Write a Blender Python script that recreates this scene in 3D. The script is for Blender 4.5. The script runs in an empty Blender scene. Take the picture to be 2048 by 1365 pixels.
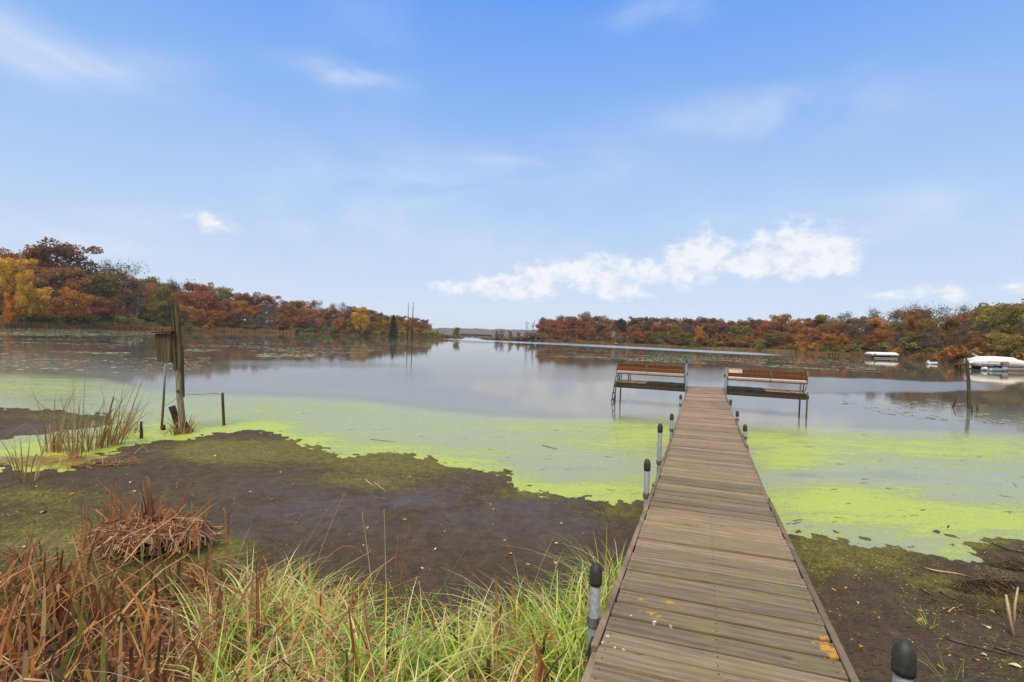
import bpy, math, random
import numpy as np
from mathutils import Matrix, Vector

random.seed(7)
RNG = np.random.default_rng(11)
SC = bpy.context.scene
COL = SC.collection
R_ = math.radians

# ------------------------------------------------------------------ camera
CAM_Z = 2.45
F_PX, CX, CY = 1000.0, 1024.0, 682.5          # focal length and centre in photograph pixels
ROLL, PITCH = math.atan(0.033), math.atan(-0.0105)
fw = Vector((0, math.cos(PITCH), math.sin(PITCH)))
rt = Vector((1, 0, 0))
up = rt.cross(fw)
rt2 = rt * math.cos(ROLL) + up * math.sin(ROLL)
up2 = up * math.cos(ROLL) - rt * math.sin(ROLL)
cam_data = bpy.data.cameras.new('camera')
cam_data.sensor_width = 36.0
cam_data.lens = 36.0 * F_PX / 2048.0
cam_data.clip_start, cam_data.clip_end = 0.05, 12000.0
cam = bpy.data.objects.new('camera', cam_data)
COL.objects.link(cam)
cam.matrix_world = Matrix(((rt2.x, up2.x, -fw.x, 0), (rt2.y, up2.y, -fw.y, 0), (rt2.z, up2.z, -fw.z, CAM_Z), (0, 0, 0, 1)))
SC.camera = cam

# ------------------------------------------------------------------ exposure
SC.view_settings.view_transform = 'Standard'
SC.view_settings.look = 'None'
SC.view_settings.exposure = 0.0
SC.view_settings.gamma = 1.0
SC.view_settings.use_curve_mapping = False
SC.cycles.use_denoising = True
SC.cycles.max_bounces = 6
SC.cycles.diffuse_bounces = 2
SC.cycles.glossy_bounces = 3
SC.cycles.transparent_max_bounces = 12
SC.cycles.volume_bounces = 0
SC.cycles.caustics_reflective = False

# ------------------------------------------------------------------ node helpers
def sock(nt, s):
    return s
def new(nt, t, **kw):
    n = nt.nodes.new(t)
    for k, v in kw.items():
        setattr(n, k, v)
    return n
def put(nt, inp, v):
    if isinstance(v, bpy.types.NodeSocket):
        nt.links.new(v, inp)
    else:
        if inp.type == 'RGBA' and len(v) == 3:
            v = (*v, 1)
        inp.default_value = v
def M(nt, op, a, b=0.0, c=0.0, clamp=False):
    n = new(nt, 'ShaderNodeMath', operation=op, use_clamp=clamp)
    put(nt, n.inputs[0], a); put(nt, n.inputs[1], b)
    if op in ('MULTIPLY_ADD', 'SMOOTH_MIN', 'WRAP', 'COMPARE'):
        put(nt, n.inputs[2], c)
    return n.outputs[0]
def SS(nt, v, lo, hi, a=0.0, b=1.0):
    n = new(nt, 'ShaderNodeMapRange', interpolation_type='SMOOTHSTEP')
    put(nt, n.inputs[0], v); put(nt, n.inputs[1], lo); put(nt, n.inputs[2], hi); put(nt, n.inputs[3], a); put(nt, n.inputs[4], b)
    return n.outputs[0]
def MIX(nt, f, a, b, mode='MIX'):
    n = new(nt, 'ShaderNodeMix', data_type='RGBA', blend_type=mode)
    put(nt, n.inputs[0], f); put(nt, n.inputs[6], a); put(nt, n.inputs[7], b)
    return n.outputs[2]
def NOISE(nt, vec, scale, detail=4, rough=0.55, dist=0.0, out=0, dims='3D'):
    n = new(nt, 'ShaderNodeTexNoise', noise_dimensions=dims)
    if vec is not None: nt.links.new(vec, n.inputs['Vector'])
    n.inputs['Scale'].default_value = scale
    n.inputs['Detail'].default_value = detail
    n.inputs['Roughness'].default_value = rough
    n.inputs['Distortion'].default_value = dist
    return n.outputs[out]
def MAPV(nt, vec, scale=(1, 1, 1), loc=(0, 0, 0), rot=(0, 0, 0)):
    n = new(nt, 'ShaderNodeMapping')
    nt.links.new(vec, n.inputs[0])
    n.inputs['Scale'].default_value = scale; n.inputs['Location'].default_value = loc; n.inputs['Rotation'].default_value = rot
    return n.outputs[0]
def RAMP(nt, f, stops):
    n = new(nt, 'ShaderNodeValToRGB')
    nt.links.new(f, n.inputs[0])
    e = n.color_ramp.elements
    while len(e) < len(stops): e.new(0.5)
    for k, (p, c) in enumerate(stops):
        e[k].position = p; e[k].color = (*c, 1) if len(c) == 3 else c
    return n.outputs[0]
def BUMP(nt, h, strength, dist, normal=None):
    n = new(nt, 'ShaderNodeBump')
    nt.links.new(h, n.inputs['Height'])
    put(nt, n.inputs['Strength'], strength); put(nt, n.inputs['Distance'], dist)
    if normal is not None: nt.links.new(normal, n.inputs['Normal'])
    return n.outputs[0]
def ATTR(nt, name, out='Fac'):
    n = new(nt, 'ShaderNodeAttribute', attribute_name=name)
    return n.outputs[out]
def material(name):
    m = bpy.data.materials.new(name); m.use_nodes = True
    nt = m.node_tree; nt.nodes.clear()
    out = new(nt, 'ShaderNodeOutputMaterial')
    return m, nt, out
def principled(nt, out, color, rough=0.7, normal=None, metal=0.0, spec=0.5):
    b = new(nt, 'ShaderNodeBsdfPrincipled')
    put(nt, b.inputs['Base Color'], color); put(nt, b.inputs['Roughness'], rough); put(nt, b.inputs['Metallic'], metal)
    b.inputs['Specular IOR Level'].default_value = spec
    if normal is not None: nt.links.new(normal, b.inputs['Normal'])
    if out is not None: nt.links.new(b.outputs[0], out.inputs[0])
    return b

# ------------------------------------------------------------------ world: daylight sky with thin and heaped clouds
SUN_EL, SUN_AZ = 57.0, 205.0
def px_dir(px, py):
    d = fw + rt2 * ((px - CX) / F_PX) - up2 * ((py - CY) / F_PX)
    return d
def px_azel(px, py):
    d = px_dir(px, py).normalized()
    return math.atan2(d.x, d.y), math.asin(d.z)
world = bpy.data.worlds.new('World')
SC.world = world
world.use_nodes = True
wt = world.node_tree
wt.nodes.clear()
w_out = new(wt, 'ShaderNodeOutputWorld')
w_bg = new(wt, 'ShaderNodeBackground')
wt.links.new(w_bg.outputs[0], w_out.inputs[0])
sky = new(wt, 'ShaderNodeTexSky', sky_type='NISHITA')
sky.sun_disc = False
sky.sun_elevation = R_(SUN_EL); sky.sun_rotation = R_(SUN_AZ)
sky.altitude = 250; sky.air_density = 1.0; sky.dust_density = 0.6; sky.ozone_density = 1.6
SKY_STRENGTH = 0.15
w_bg.inputs[1].default_value = SKY_STRENGTH
tc = new(wt, 'ShaderNodeTexCoord')
sep = new(wt, 'ShaderNodeSeparateXYZ'); wt.links.new(tc.outputs['Generated'], sep.inputs[0])
az = M(wt, 'ARCTAN2', sep.outputs[0], sep.outputs[1])
el = M(wt, 'ARCSINE', sep.outputs[2])
comb = new(wt, 'ShaderNodeCombineXYZ'); wt.links.new(az, comb.inputs[0]); wt.links.new(el, comb.inputs[1])
ae = comb.outputs[0]
def blob(px, py, rx, ry, wt_=1.0):
    a0, e0 = px_azel(px, py)
    k = math.cos(a0) ** 2
    dx = M(wt, 'DIVIDE', M(wt, 'SUBTRACT', az, a0), rx / F_PX * k + 1e-4)
    dy = M(wt, 'DIVIDE', M(wt, 'SUBTRACT', el, e0), ry / F_PX * math.cos(a0))
    r2 = M(wt, 'ADD', M(wt, 'MULTIPLY', dx, dx), M(wt, 'MULTIPLY', dy, dy))
    g_ = M(wt, 'POWER', 2.718, M(wt, 'MULTIPLY', r2, -1.0))
    return g_ if wt_ == 1.0 else M(wt, 'MULTIPLY', g_, wt_)
def total(items):
    s = None
    for it in items:
        s = it if s is None else M(wt, 'ADD', s, it)
    return s
CUM = [(1405, 498, 54, 46), (1330, 540, 85, 36), (1590, 492, 85, 54), (1660, 515, 60, 40), (1540, 530, 85, 28), (1100, 557, 100, 34), (1000, 577, 75, 24),
       (905, 574, 38, 15), (1200, 540, 55, 24), (1240, 585, 50, 18), (412, 440, 42, 22, .62), (450, 458, 50, 12, .5), (1900, 587, 55, 20), (2030, 580, 55, 20),
       (1770, 590, 60, 16), (2180, 560, 90, 30), (-180, 560, 120, 30)]
env = total([blob(*c) for c in CUM])
n_far = NOISE(wt, tc.outputs['Generated'], 2.2, 5, 0.55)
n1 = NOISE(wt, MAPV(wt, ae, (1.0, 1.3, 1)), 26, 9, 0.62, 0.2)
n0 = NOISE(wt, MAPV(wt, ae, (1.0, 1.5, 1), loc=(3.1, 1.7, 0)), 9, 4, 0.5)
cum_f = M(wt, 'ADD', M(wt, 'MINIMUM', env, 0.95), M(wt, 'ADD', M(wt, 'MULTIPLY', M(wt, 'SUBTRACT', n1, 0.5), 2.0), M(wt, 'MULTIPLY', M(wt, 'SUBTRACT', n0, 0.5), 1.6)))
cum_a = M(wt, 'MULTIPLY', M(wt, 'ADD', M(wt, 'MULTIPLY', SS(wt, cum_f, 0.30, 1.0), 0.8), M(wt, 'MULTIPLY', SS(wt, cum_f, 0.0, 1.2), 0.3)), SS(wt, env, 0.03, 0.35))
# thin high cloud in streaks
st = NOISE(wt, MAPV(wt, ae, (1.0, 2.6, 1), rot=(0, 0, R_(-14))), 3.2, 5, 0.55, 0.5)
WISP = [(205, 490, 50, 18), (500, 460, 40, 14), (180, 105, 220, 60), (60, 95, 160, 40), (1540, 225, 230, 60), (690, 150, 110, 22), (1330, 25, 110, 25), (620, 460, 180, 45), (1950, 410, 200, 60), (1100, 330, 160, 40),
        (820, 370, 250, 50), (1250, 500, 500, 60), (330, 470, 300, 50)]
wenv = M(wt, 'ADD', M(wt, 'MINIMUM', total([blob(*c) for c in WISP]), 1.0), M(wt, 'MULTIPLY', SS(wt, n_far, 0.5, 0.75), 0.35))
wisp_a = M(wt, 'MULTIPLY', SS(wt, st, 0.33, 0.85), M(wt, 'MULTIPLY', wenv, 0.95))
# pale air low over the horizon
hz = SS(wt, el, 0.0, 1.0)
K = 1.0 / SKY_STRENGTH
def kc(r, g, b_): return (r * K, g * K, b_ * K)
sc_ = M(wt, 'DIVIDE', el, 1.5708)
grad = None
stops = [(-0.02, (.66, .76, .92)), (.035, (.64, .75, .92)), (.085, (.56, .70, .925)), (.17, (.42, .62, .935)), (.28, (.255, .475, .93)), (.375, (.145, .37, .94)), (.7, (.085, .27, .85))]
grad = kc(*stops[0][1])
for (p0, _c0), (p1, c1_) in zip(stops[:-1], stops[1:]):
    lr = new(wt, 'ShaderNodeMapRange'); lr.clamp = True
    put(wt, lr.inputs[0], sc_); lr.inputs[1].default_value = p0; lr.inputs[2].default_value = p1
    grad = MIX(wt, lr.outputs[0], grad, kc(*c1_))
base = MIX(wt, 0.92, sky.outputs[0], grad)
WHITE = kc(.90, .925, .985)
# broken cloud added overhead and behind, out of view, to whiten the blue light
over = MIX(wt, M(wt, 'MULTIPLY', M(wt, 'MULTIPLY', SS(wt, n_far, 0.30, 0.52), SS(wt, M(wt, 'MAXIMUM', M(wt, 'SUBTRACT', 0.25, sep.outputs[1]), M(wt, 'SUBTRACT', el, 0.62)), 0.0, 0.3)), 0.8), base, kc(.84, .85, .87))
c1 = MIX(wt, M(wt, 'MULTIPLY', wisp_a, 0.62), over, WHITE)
CW = MIX(wt, SS(wt, n1, 0.3, 0.62), kc(.76, .81, .91), kc(.93, .95, .99))
c2 = MIX(wt, M(wt, 'MULTIPLY', cum_a, 0.85), c1, CW)
wt.links.new(c2, w_bg.inputs[0])

# ------------------------------------------------------------------ sun, veiled by thin cloud
sun_d = bpy.data.lights.new('sun', 'SUN')
sun_d.energy = 4.0
sun_d.angle = R_(30)
sun_d.color = (1.0, 0.88, 0.68)
sun = bpy.data.objects.new('sun', sun_d)
COL.objects.link(sun)
sv = Vector((math.sin(R_(SUN_AZ)) * math.cos(R_(SUN_EL)), math.cos(R_(SUN_AZ)) * math.cos(R_(SUN_EL)), math.sin(R_(SUN_EL))))
sun.rotation_euler = sv.to_track_quat('Z', 'Y').to_euler()
sun.location = (0, 0, 60)

# ------------------------------------------------------------------ geometry helpers
def at_z(px, py, z=0.0):
    d = px_dir(px, py)
    t = (z - CAM_Z) / d.z
    return Vector((d.x * t, d.y * t, z))
def at_d(px, py, depth):
    d = px_dir(px, py)
    return Vector((0, 0, CAM_Z)) + d * depth
def hor(px):
    return 672 + 0.033 * (px - 1024)
A_FW, A_R, A_U = np.array(fw), np.array(rt2), np.array(up2)
def project(P):
    Q = np.asarray(P, float) - np.array([0, 0, CAM_Z])
    d = Q @ A_FW
    dd = np.where(d > 0.05, d, 0.05)
    return CX + F_PX * (Q @ A_R) / dd, CY - F_PX * (Q @ A_U) / dd, d

def vnoise(x, y, seed=0):
    """smooth value noise on numpy arrays, 0..1"""
    x = np.asarray(x, float); y = np.asarray(y, float)
    xi = np.floor(x).astype(np.int64); yi = np.floor(y).astype(np.int64)
    xf = x - xi; yf = y - yi
    def h(a, b):
        n = (a * 374761393 + b * 668265263 + seed * 1442695041) & 0xffffffff
        n = ((n ^ (n >> 13)) * 1274126177) & 0xffffffff
        return ((n ^ (n >> 16)) & 0xffff) / 65535.0
    u = xf * xf * (3 - 2 * xf); v = yf * yf * (3 - 2 * yf)
    return (h(xi, yi) * (1 - u) + h(xi + 1, yi) * u) * (1 - v) + (h(xi, yi + 1) * (1 - u) + h(xi + 1, yi + 1) * u) * v
def fbm(x, y, seed=0, o=4):
    s = 0; a = 0.5; t = 0
    for k in range(o):
        s = s + a * vnoise(x * 2 ** k, y * 2 ** k, seed + k); t += a; a *= 0.5
    return s / t
def sstep(x, a, b):
    t = np.clip((x - a) / (b - a), 0, 1)
    return t * t * (3 - 2 * t)

def mesh_np(name, V, F, mats, col=None, smooth=False, fac=None, uv=None):
    """V (n,3), F (m,k) quads or tris"""
    V = np.asarray(V, np.float32); F = np.asarray(F, np.int32)
    me = bpy.data.meshes.new(name)
    me.vertices.add(len(V)); me.vertices.foreach_set('co', V.ravel())
    k = F.shape[1]
    me.loops.add(F.size); me.loops.foreach_set('vertex_index', F.ravel())
    me.polygons.add(len(F))
    me.polygons.foreach_set('loop_start', np.arange(0, F.size, k, dtype=np.int32))
    try: me.polygons.foreach_set('loop_total', np.full(len(F), k, dtype=np.int32))
    except Exception: pass
    me.update(calc_edges=True)
    if smooth: me.polygons.foreach_set('use_smooth', np.ones(len(F), dtype=bool))
    if col is not None:
        a = me.attributes.new('col', 'FLOAT_COLOR', 'POINT')
        c = np.ones((len(V), 4), np.float32); c[:, :3] = col
        a.data.foreach_set('color', c.ravel())
    if fac is not None:
        for nm, arr in fac.items():
            a = me.attributes.new(nm, 'FLOAT', 'POINT'); a.data.foreach_set('value', np.asarray(arr, np.float32))
    for m in (mats if isinstance(mats, (list, tuple)) else [mats]):
        if m is not None: me.materials.append(m)
    me.validate()
    return me

class MB:
    """collects boxes, tubes and lathes into one mesh"""
    def __init__(s): s.v = []; s.f = []
    def add(s, vs, fs):
        b = len(s.v); s.v += [tuple(v) for v in vs]; s.f += [tuple(i + b for i in f) for f in fs]; return s
    def box(s, c, size, ux=(1, 0, 0), uy=(0, 1, 0), bev=0.0):
        ux = Vector(ux).normalized(); uy = Vector(uy).normalized(); uz = ux.cross(uy).normalized(); c = Vector(c)
        x, y, z = size[0] / 2, size[1] / 2, size[2] / 2
        if bev <= 0:
            vs = [c + ux * a * x + uy * b * y + uz * d * z for d in (-1, 1) for a, b in ((-1, -1), (1, -1), (1, 1), (-1, 1))]
            fs = [(3, 2, 1, 0), (4, 5, 6, 7), (0, 1, 5, 4), (1, 2, 6, 5), (2, 3, 7, 6), (3, 0, 4, 7)]
        else:
            e = bev
            prof = [(-y, -z + e), (-y + e, -z), (y - e, -z), (y, -z + e), (y, z - e), (y - e, z), (-y + e, z), (-y, z - e)]
            vs = [c + ux * a * x + uy * p + uz * q for a in (-1, 1) for p, q in prof]
            fs = [(i, (i + 1) % 8, 8 + (i + 1) % 8, 8 + i) for i in range(8)] + [tuple(range(7, -1, -1)), tuple(range(8, 16))]
        return s.add(vs, fs)
    def tube(s, pts, rad, n=8, caps=True):
        pts = [Vector(p) for p in pts]
        if not isinstance(rad, (list, tuple)): rad = [rad] * len(pts)
        rings = []; ref = None
        for i, p in enumerate(pts):
            t = (pts[min(i + 1, len(pts) - 1)] - pts[max(i - 1, 0)]).normalized()
            if ref is None:
                ref = Vector((1, 0, 0)) if abs(t.x) < 0.9 else Vector((0, 1, 0))
            a = (ref - t * ref.dot(t)).normalized(); b = t.cross(a); ref = a
            rings.append([p + (a * math.cos(2 * math.pi * k / n) + b * math.sin(2 * math.pi * k / n)) * rad[i] for k in range(n)])
        vs = [v for r in rings for v in r]
        fs = [(i * n + k, i * n + (k + 1) % n, (i + 1) * n + (k + 1) % n, (i + 1) * n + k) for i in range(len(pts) - 1) for k in range(n)]
        if caps: fs += [tuple(range(n - 1, -1, -1)), tuple(range((len(pts) - 1) * n, len(pts) * n))]
        return s.add(vs, fs)
    def loft(s, rings, caps=True):
        n = len(rings[0]); vs = [v for r in rings for v in r]
        fs = [(i * n + k, i * n + (k + 1) % n, (i + 1) * n + (k + 1) % n, (i + 1) * n + k) for i in range(len(rings) - 1) for k in range(n)]
        if caps: fs += [tuple(range(n - 1, -1, -1)), tuple(range((len(rings) - 1) * n, len(rings) * n))]
        return s.add(vs, fs)
    def mesh(s, name, mat, origin=(0, 0, 0), smooth=False):
        me = bpy.data.meshes.new(name)
        o = Vector(origin)
        me.from_pydata([(v[0] - o.x, v[1] - o.y, v[2] - o.z) for v in s.v], [], s.f)
        if mat: me.materials.append(mat)
        if smooth: me.polygons.foreach_set('use_smooth', np.ones(len(me.polygons), dtype=bool))
        me.update()
        return me

def link(name, data, parent=None, loc=(0, 0, 0)):
    o = bpy.data.objects.new(name, data); COL.objects.link(o); o.location = loc
    if parent is not None: o.parent = parent
    return o
def tag(o, label=None, cat=None, group=None, kind=None):
    if label: o['label'] = label
    if cat: o['category'] = cat
    if group: o['group'] = group
    if kind: o['kind'] = kind
    return o
def thing(name, loc, label, cat, group=None):
    return tag(link(name, None, None, loc), label, cat, group)
def part(name, mb, mat, root, smooth=False, origin=None):
    """mesh given in world coordinates, parented to a root (an unrotated empty or part)"""
    w = Vector((0, 0, 0)); p = root
    while p is not None: w += p.location; p = p.parent
    return link(name, mb.mesh(name, mat, w, smooth), root)

# ------------------------------------------------------------------ near shoreline (drawn once in photograph pixels, turned into metres)
def poly_world(pts):
    return np.array([list(at_z(x, y).xy) for x, y in pts])
MUD_A = [(-500, 925), (-200, 935), (0, 930), (60, 938), (110, 935), (180, 912), (250, 890), (300, 879), (360, 876), (420, 867), (500, 860), (548, 862), (572, 872), (600, 882), (640, 896),
         (700, 907), (760, 905), (820, 908), (880, 920), (940, 931), (1000, 943), (1030, 957), (1040, 968), (1100, 984), (1160, 991), (1220, 996), (1290, 997), (1400, 1008),
         (1500, 1035), (1590, 1062), (1640, 1066), (1700, 1076), (1760, 1088), (1830, 1092), (1862, 1102), (1900, 1122), (1950, 1143), (1995, 1163), (2012, 1160), (1992, 1138), (1935, 1108),
         (1885, 1084), (1862, 1068), (1900, 1064), (1960, 1068), (2048, 1078), (2300, 1096)]
polyA = np.vstack([poly_world(MUD_A), [[14, 3], [30, -6], [20, -40], [-30, -40], [-30, 0], [-16, 7]]])
MUD_B = [(-300, 806), (0, 814), (60, 818), (130, 822), (200, 826), (250, 832), (245, 845), (200, 855), (120, 866), (60, 876), (0, 882), (-300, 890)]
polyB = poly_world(MUD_B)
def sdist(P, poly):
    """signed distance, positive inside"""
    x, y = P[:, 0], P[:, 1]
    best = np.full(len(P), 1e9); inside = np.zeros(len(P), bool)
    n = len(poly)
    for i in range(n):
        a = poly[i]; b = poly[(i + 1) % n]
        ab = b - a; L = max(ab @ ab, 1e-9)
        t = np.clip(((x - a[0]) * ab[0] + (y - a[1]) * ab[1]) / L, 0, 1)
        best = np.minimum(best, np.hypot(x - a[0] - t * ab[0], y - a[1] - t * ab[1]))
        c = (a[1] > y) != (b[1] > y)
        xs = a[0] + (y - a[1]) * ab[0] / (ab[1] if abs(ab[1]) > 1e-9 else 1e-9)
        inside ^= c & (x < xs)
    return np.where(inside, best, -best)

# ------------------------------------------------------------------ far shoreline as distance over bearing
FAR = [(-60, 651), (0, 655), (120, 657), (250, 659.3), (400, 662.5), (500, 665), (640, 668.6), (780, 674.0), (850, 676.0), (925, 678.3)]
FAR2 = [(963, 679.5), (1000, 681.5), (1060, 684.2), (1150, 687.3), (1235, 690), (1400, 697), (1500, 701), (1650, 709), (1770, 715.5), (1900, 726), (2048, 740), (2120, 748)]
def polar(px, py):
    p = at_z(px, py); return math.atan2(p.x, p.y), math.hypot(p.x, p.y)
far_pts = [polar(*p) for p in FAR] + [(polar(928, 678.3)[0] , 330.0), (polar(934, 678)[0], 520.0), (polar(952, 678)[0], 560.0), (polar(957, 678)[0], 330.0)] + [polar(*p) for p in FAR2]
far_pts = sorted(far_pts)
a_first, r_first = far_pts[0]; a_last, r_last = far_pts[-1]
far_az = np.array([-3.15, -2.6, -2.0, -1.5, -1.1] + [p[0] for p in far_pts] + [1.0, 1.25, 1.6, 2.1, 2.7, 3.15])
far_r = np.array([14, 16, 30, 70, 120] + [p[1] for p in far_pts] + [62, 48, 30, 16, 14, 14.0])
def r_shore(a):
    return np.interp(a, far_az, far_r)
HILL_AZ = np.array([-3.2, -1.5, -0.8, -0.5, -0.3, -0.18, -0.1, 0.0, 0.1, 0.4, 0.7, 1.0, 3.2])
HILL_H = np.array([2, 6, 9, 6, 4, 2, 0.3, 0.3, 1.5, 2.0, 3.0, 3.5, 2])
def ground_z(X, Y):
    X = np.atleast_1d(np.asarray(X, float)); Y = np.atleast_1d(np.asarray(Y, float))
    r = np.hypot(X, Y); a = np.arctan2(X, Y)
    z = np.full(X.shape, -0.6)
    near = (r < 45)
    if near.any():
        P = np.stack([X[near], Y[near]], 1)
        wob = (fbm(P[:, 0] * 1.3, P[:, 1] * 1.3, 3) - 0.5) * 0.6 + (fbm(P[:, 0] * 5, P[:, 1] * 5, 9, 5) - 0.5) * 0.5
        dist = np.hypot(P[:, 0], P[:, 1])
        sd = sdist(P, polyA) + wob * np.clip(dist / 8, 0.25, 1.2)
        sb = sdist(P, polyB) + wob
        s = np.maximum(sd, sb)
        h = np.where(s > 0, 0.05 * (1 - np.exp(-(np.maximum(s, 0) / 0.55) ** 1.4)), np.maximum(s * 0.09, -0.6))
        h = h + (fbm(P[:, 0] * 2.2, P[:, 1] * 2.2, 21) - 0.5) * 0.035 * sstep(s, 0.1, 0.8) + (fbm(P[:, 0] * 7, P[:, 1] * 7, 23, 5) - 0.5) * 0.045 * sstep(s, -0.35, 0.1) + (fbm(P[:, 0] * 19, P[:, 1] * 19, 29, 3) - 0.5) * 0.022 * sstep(s, -0.3, 0.05) * (1 - 0.5 * sstep(s, 0.3, 1.2))
        # the grassy bank on the near side, and the ground it rises from
        x, y = P[:, 0], P[:, 1]
        edge = 4.55 + 0.35 * np.sin(x * 1.1 + 0.6) - 0.25 * np.clip(x, -3, 3) * 0.5
        bank = 0.42 * sstep(edge - y, 0.0, 2.6) * sstep(x, 2.4, 0.9) + 0.30 * sstep(2.6 - y, 0, 2.0) * sstep(x, 0.9, 2.4)
        h = h + np.where(s > 0, bank, 0) * sstep(s, 0, 0.6)
        # mound under the dead sedge heap and the debris by the ditch
        for (px, py, rr, hh) in ((300, 1075, 0.55, 0.16), (2030, 1185, 0.5, 0.12), (1960, 1160, 0.25, 0.05), (2080, 1140, 0.3, 0.1)):
            c = at_z(px, py); h = h + hh * np.exp(-((x - c.x) ** 2 + (y - c.y) ** 2) / rr ** 2)
        z[near] = h
    rs = r_shore(a)
    d = r - rs
    land = d > -4
    hill = np.interp(a, HILL_AZ, HILL_H) * sstep(d, 4, 95) * (0.75 + 0.5 * fbm(X / 60, Y / 60, 5))
    far = np.where(d > 0, 0.35 * (1 - np.exp(-d / 3.0)) + 0.25 * fbm(X / 7, Y / 7, 6) * sstep(d, 0, 8) + hill, d * 0.12)
    far = np.maximum(far, -0.6)
    z = np.where(land & (r > 12), np.maximum(z, far), z)
    return z
def gz(x, y):
    return float(ground_z([x], [y])[0])

# ------------------------------------------------------------------ ground: one sheet from the shore here to the horizon
def ring_list():
    r = [0.35]
    while r[-1] < 4500:
        q = r[-1]
        r.append(q * (1.03 if q < 2.4 else 1.0085 if q < 15 else 1.02 if q < 60 else 1.035 if q < 400 else 1.12))
    return np.array(r)
rings = ring_list()
azs = np.concatenate([np.linspace(-math.pi, -0.87, 90, endpoint=False), np.linspace(-0.87, 0.87, 480, endpoint=False), np.linspace(0.87, math.pi, 90, endpoint=False)])
AA, RR = np.meshgrid(azs, rings)
GX, GY = RR * np.sin(AA), RR * np.cos(AA)
GZ = ground_z(GX.ravel(), GY.ravel())
nA, nR = len(azs), len(rings)
GV = np.stack([GX.ravel(), GY.ravel(), GZ], 1)
ii, jj = np.meshgrid(np.arange(nR - 1), np.arange(nA), indexing='ij')
GF = np.stack([ii * nA + jj, (ii + 1) * nA + jj, (ii + 1) * nA + (jj + 1) % nA, ii * nA + (jj + 1) % nA], -1).reshape(-1, 4)[:, ::-1]
gpx, gpy, gd = project(GV)
infront = gd > 0.3
def gauss_px(px, py, blobs):
    s = np.zeros(len(px))
    for x, y, rx, ry, k in blobs:
        s = s + k * np.exp(-((px - x) / rx) ** 2 - ((py - y) / ry) ** 2)
    return s
MOSS = [(500, 960, 500, 60, .20), (300, 1080, 330, 70, .25), (1900, 1200, 300, 80, .22), (110, 850, 160, 20, .3), (600, 905, 330, 34, .45), (900, 950, 260, 30, .35), (300, 1000, 260, 30, .3), (1700, 1110, 180, 50, .35), (60, 830, 120, 9, .4), (180, 850, 70, 8, .35), (560, 900, 190, 20, 1.0), (800, 925, 150, 22, 0.8), (690, 960, 120, 14, 0.5), (430, 905, 90, 25, 0.9), (1050, 990, 100, 16, 0.8), (1240, 1025, 80, 26, 0.9), (780, 975, 90, 16, 0.5),
        (80, 1080, 180, 70, 1.0), (60, 990, 120, 22, 0.7), (180, 1190, 300, 60, 1.0), (440, 1100, 110, 45, 0.75), (740, 1190, 120, 40, 0.7), (1000, 1270, 200, 50, 0.5),
        (1640, 1090, 80, 25, 0.8), (1740, 1115, 90, 32, 0.95), (1620, 1150, 60, 50, 0.5), (1950, 1085, 110, 20, 0.9), (1980, 1190, 120, 40, 0.9), (1860, 1160, 60, 20, 0.6), (2010, 1330, 70, 60, 0.5),
        (120, 835, 120, 8, 0.35), (400, 1080, 60, 40, 0.6), (660, 1130, 60, 22, 0.4)]
moss = np.where(infront, np.clip(gauss_px(gpx, gpy, MOSS), 0, 1.1), 0.4)
nr_ = np.hypot(GV[:, 0], GV[:, 1]) < 40
sdv = np.full(len(GV), 9.0); sdv[nr_] = np.maximum(sdist(GV[nr_, :2], polyA), sdist(GV[nr_, :2], polyB))
moss = np.clip(moss + np.where(infront, 0.40 * np.exp(-np.abs(sdv) / (0.12 + 0.045 * np.hypot(GV[:, 0], GV[:, 1]))), 0) * (0.4 + 0.9 * fbm(GV[:, 0] * .8, GV[:, 1] * .8, 37, 2)), 0, 1.1)
wet = np.where(infront, np.clip(gauss_px(gpx, gpy, [(760, 1010, 420, 60, 0.8), (1150, 1060, 130, 60, 0.5), (60, 1090, 120, 16, 0.9), (420, 905, 120, 12, 0.8), (1780, 1080, 140, 14, 0.9), (480, 1070, 40, 16, .7), (110, 860, 150, 14, 0.7)]), 0, 1), 0.2)
farland = sstep(np.hypot(GV[:, 0], GV[:, 1]), 30, 60)

m, nt, out = material('mud_and_bank')
geo = new(nt, 'ShaderNodeNewGeometry')
pos = geo.outputs['Position']
n_f = NOISE(nt, pos, 38, 5, 0.65); n_m = NOISE(nt, pos, 7, 5, 0.6); n_l = NOISE(nt, pos, 1.1, 4, 0.55); n_g = NOISE(nt, pos, 120, 3, 0.6)
mud = RAMP(nt, n_m, [(0.25, (.042, .029, .018)), (0.5, (.072, .051, .034)), (0.75, (.106, .078, .053))])
mud = MIX(nt, M(nt, 'MULTIPLY', SS(nt, n_g, 0.35, 0.75), 0.6), mud, (.105, .077, .055))
mud = MIX(nt, SS(nt, n_f, 0.50, 0.72, 0, 0.55), mud, (.022, .016, .013))
mossc = RAMP(nt, NOISE(nt, pos, 26, 4, 0.6), [(0.2, (.075, .058, .022)), (0.5, (.155, .14, .032)), (0.8, (.30, .31, .050))])
mf = M(nt, 'ADD', M(nt, 'MULTIPLY', ATTR(nt, 'moss'), 0.85), M(nt, 'ADD', M(nt, 'MULTIPLY', M(nt, 'SUBTRACT', n_m, 0.5), 1.1), M(nt, 'MULTIPLY', M(nt, 'SUBTRACT', n_f, 0.5), 1.25)))
mossa = SS(nt, mf, 0.30, 1.05, 0, 0.78)
c_near = MIX(nt, mossa, mud, mossc)
farc = RAMP(nt, NOISE(nt, pos, 0.25, 5, 0.6), [(0.3, (.055, .035, .02)), (0.5, (.10, .06, .03)), (0.7, (.09, .085, .03))])
colr = MIX(nt, ATTR(nt, 'farland'), c_near, farc)
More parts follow.
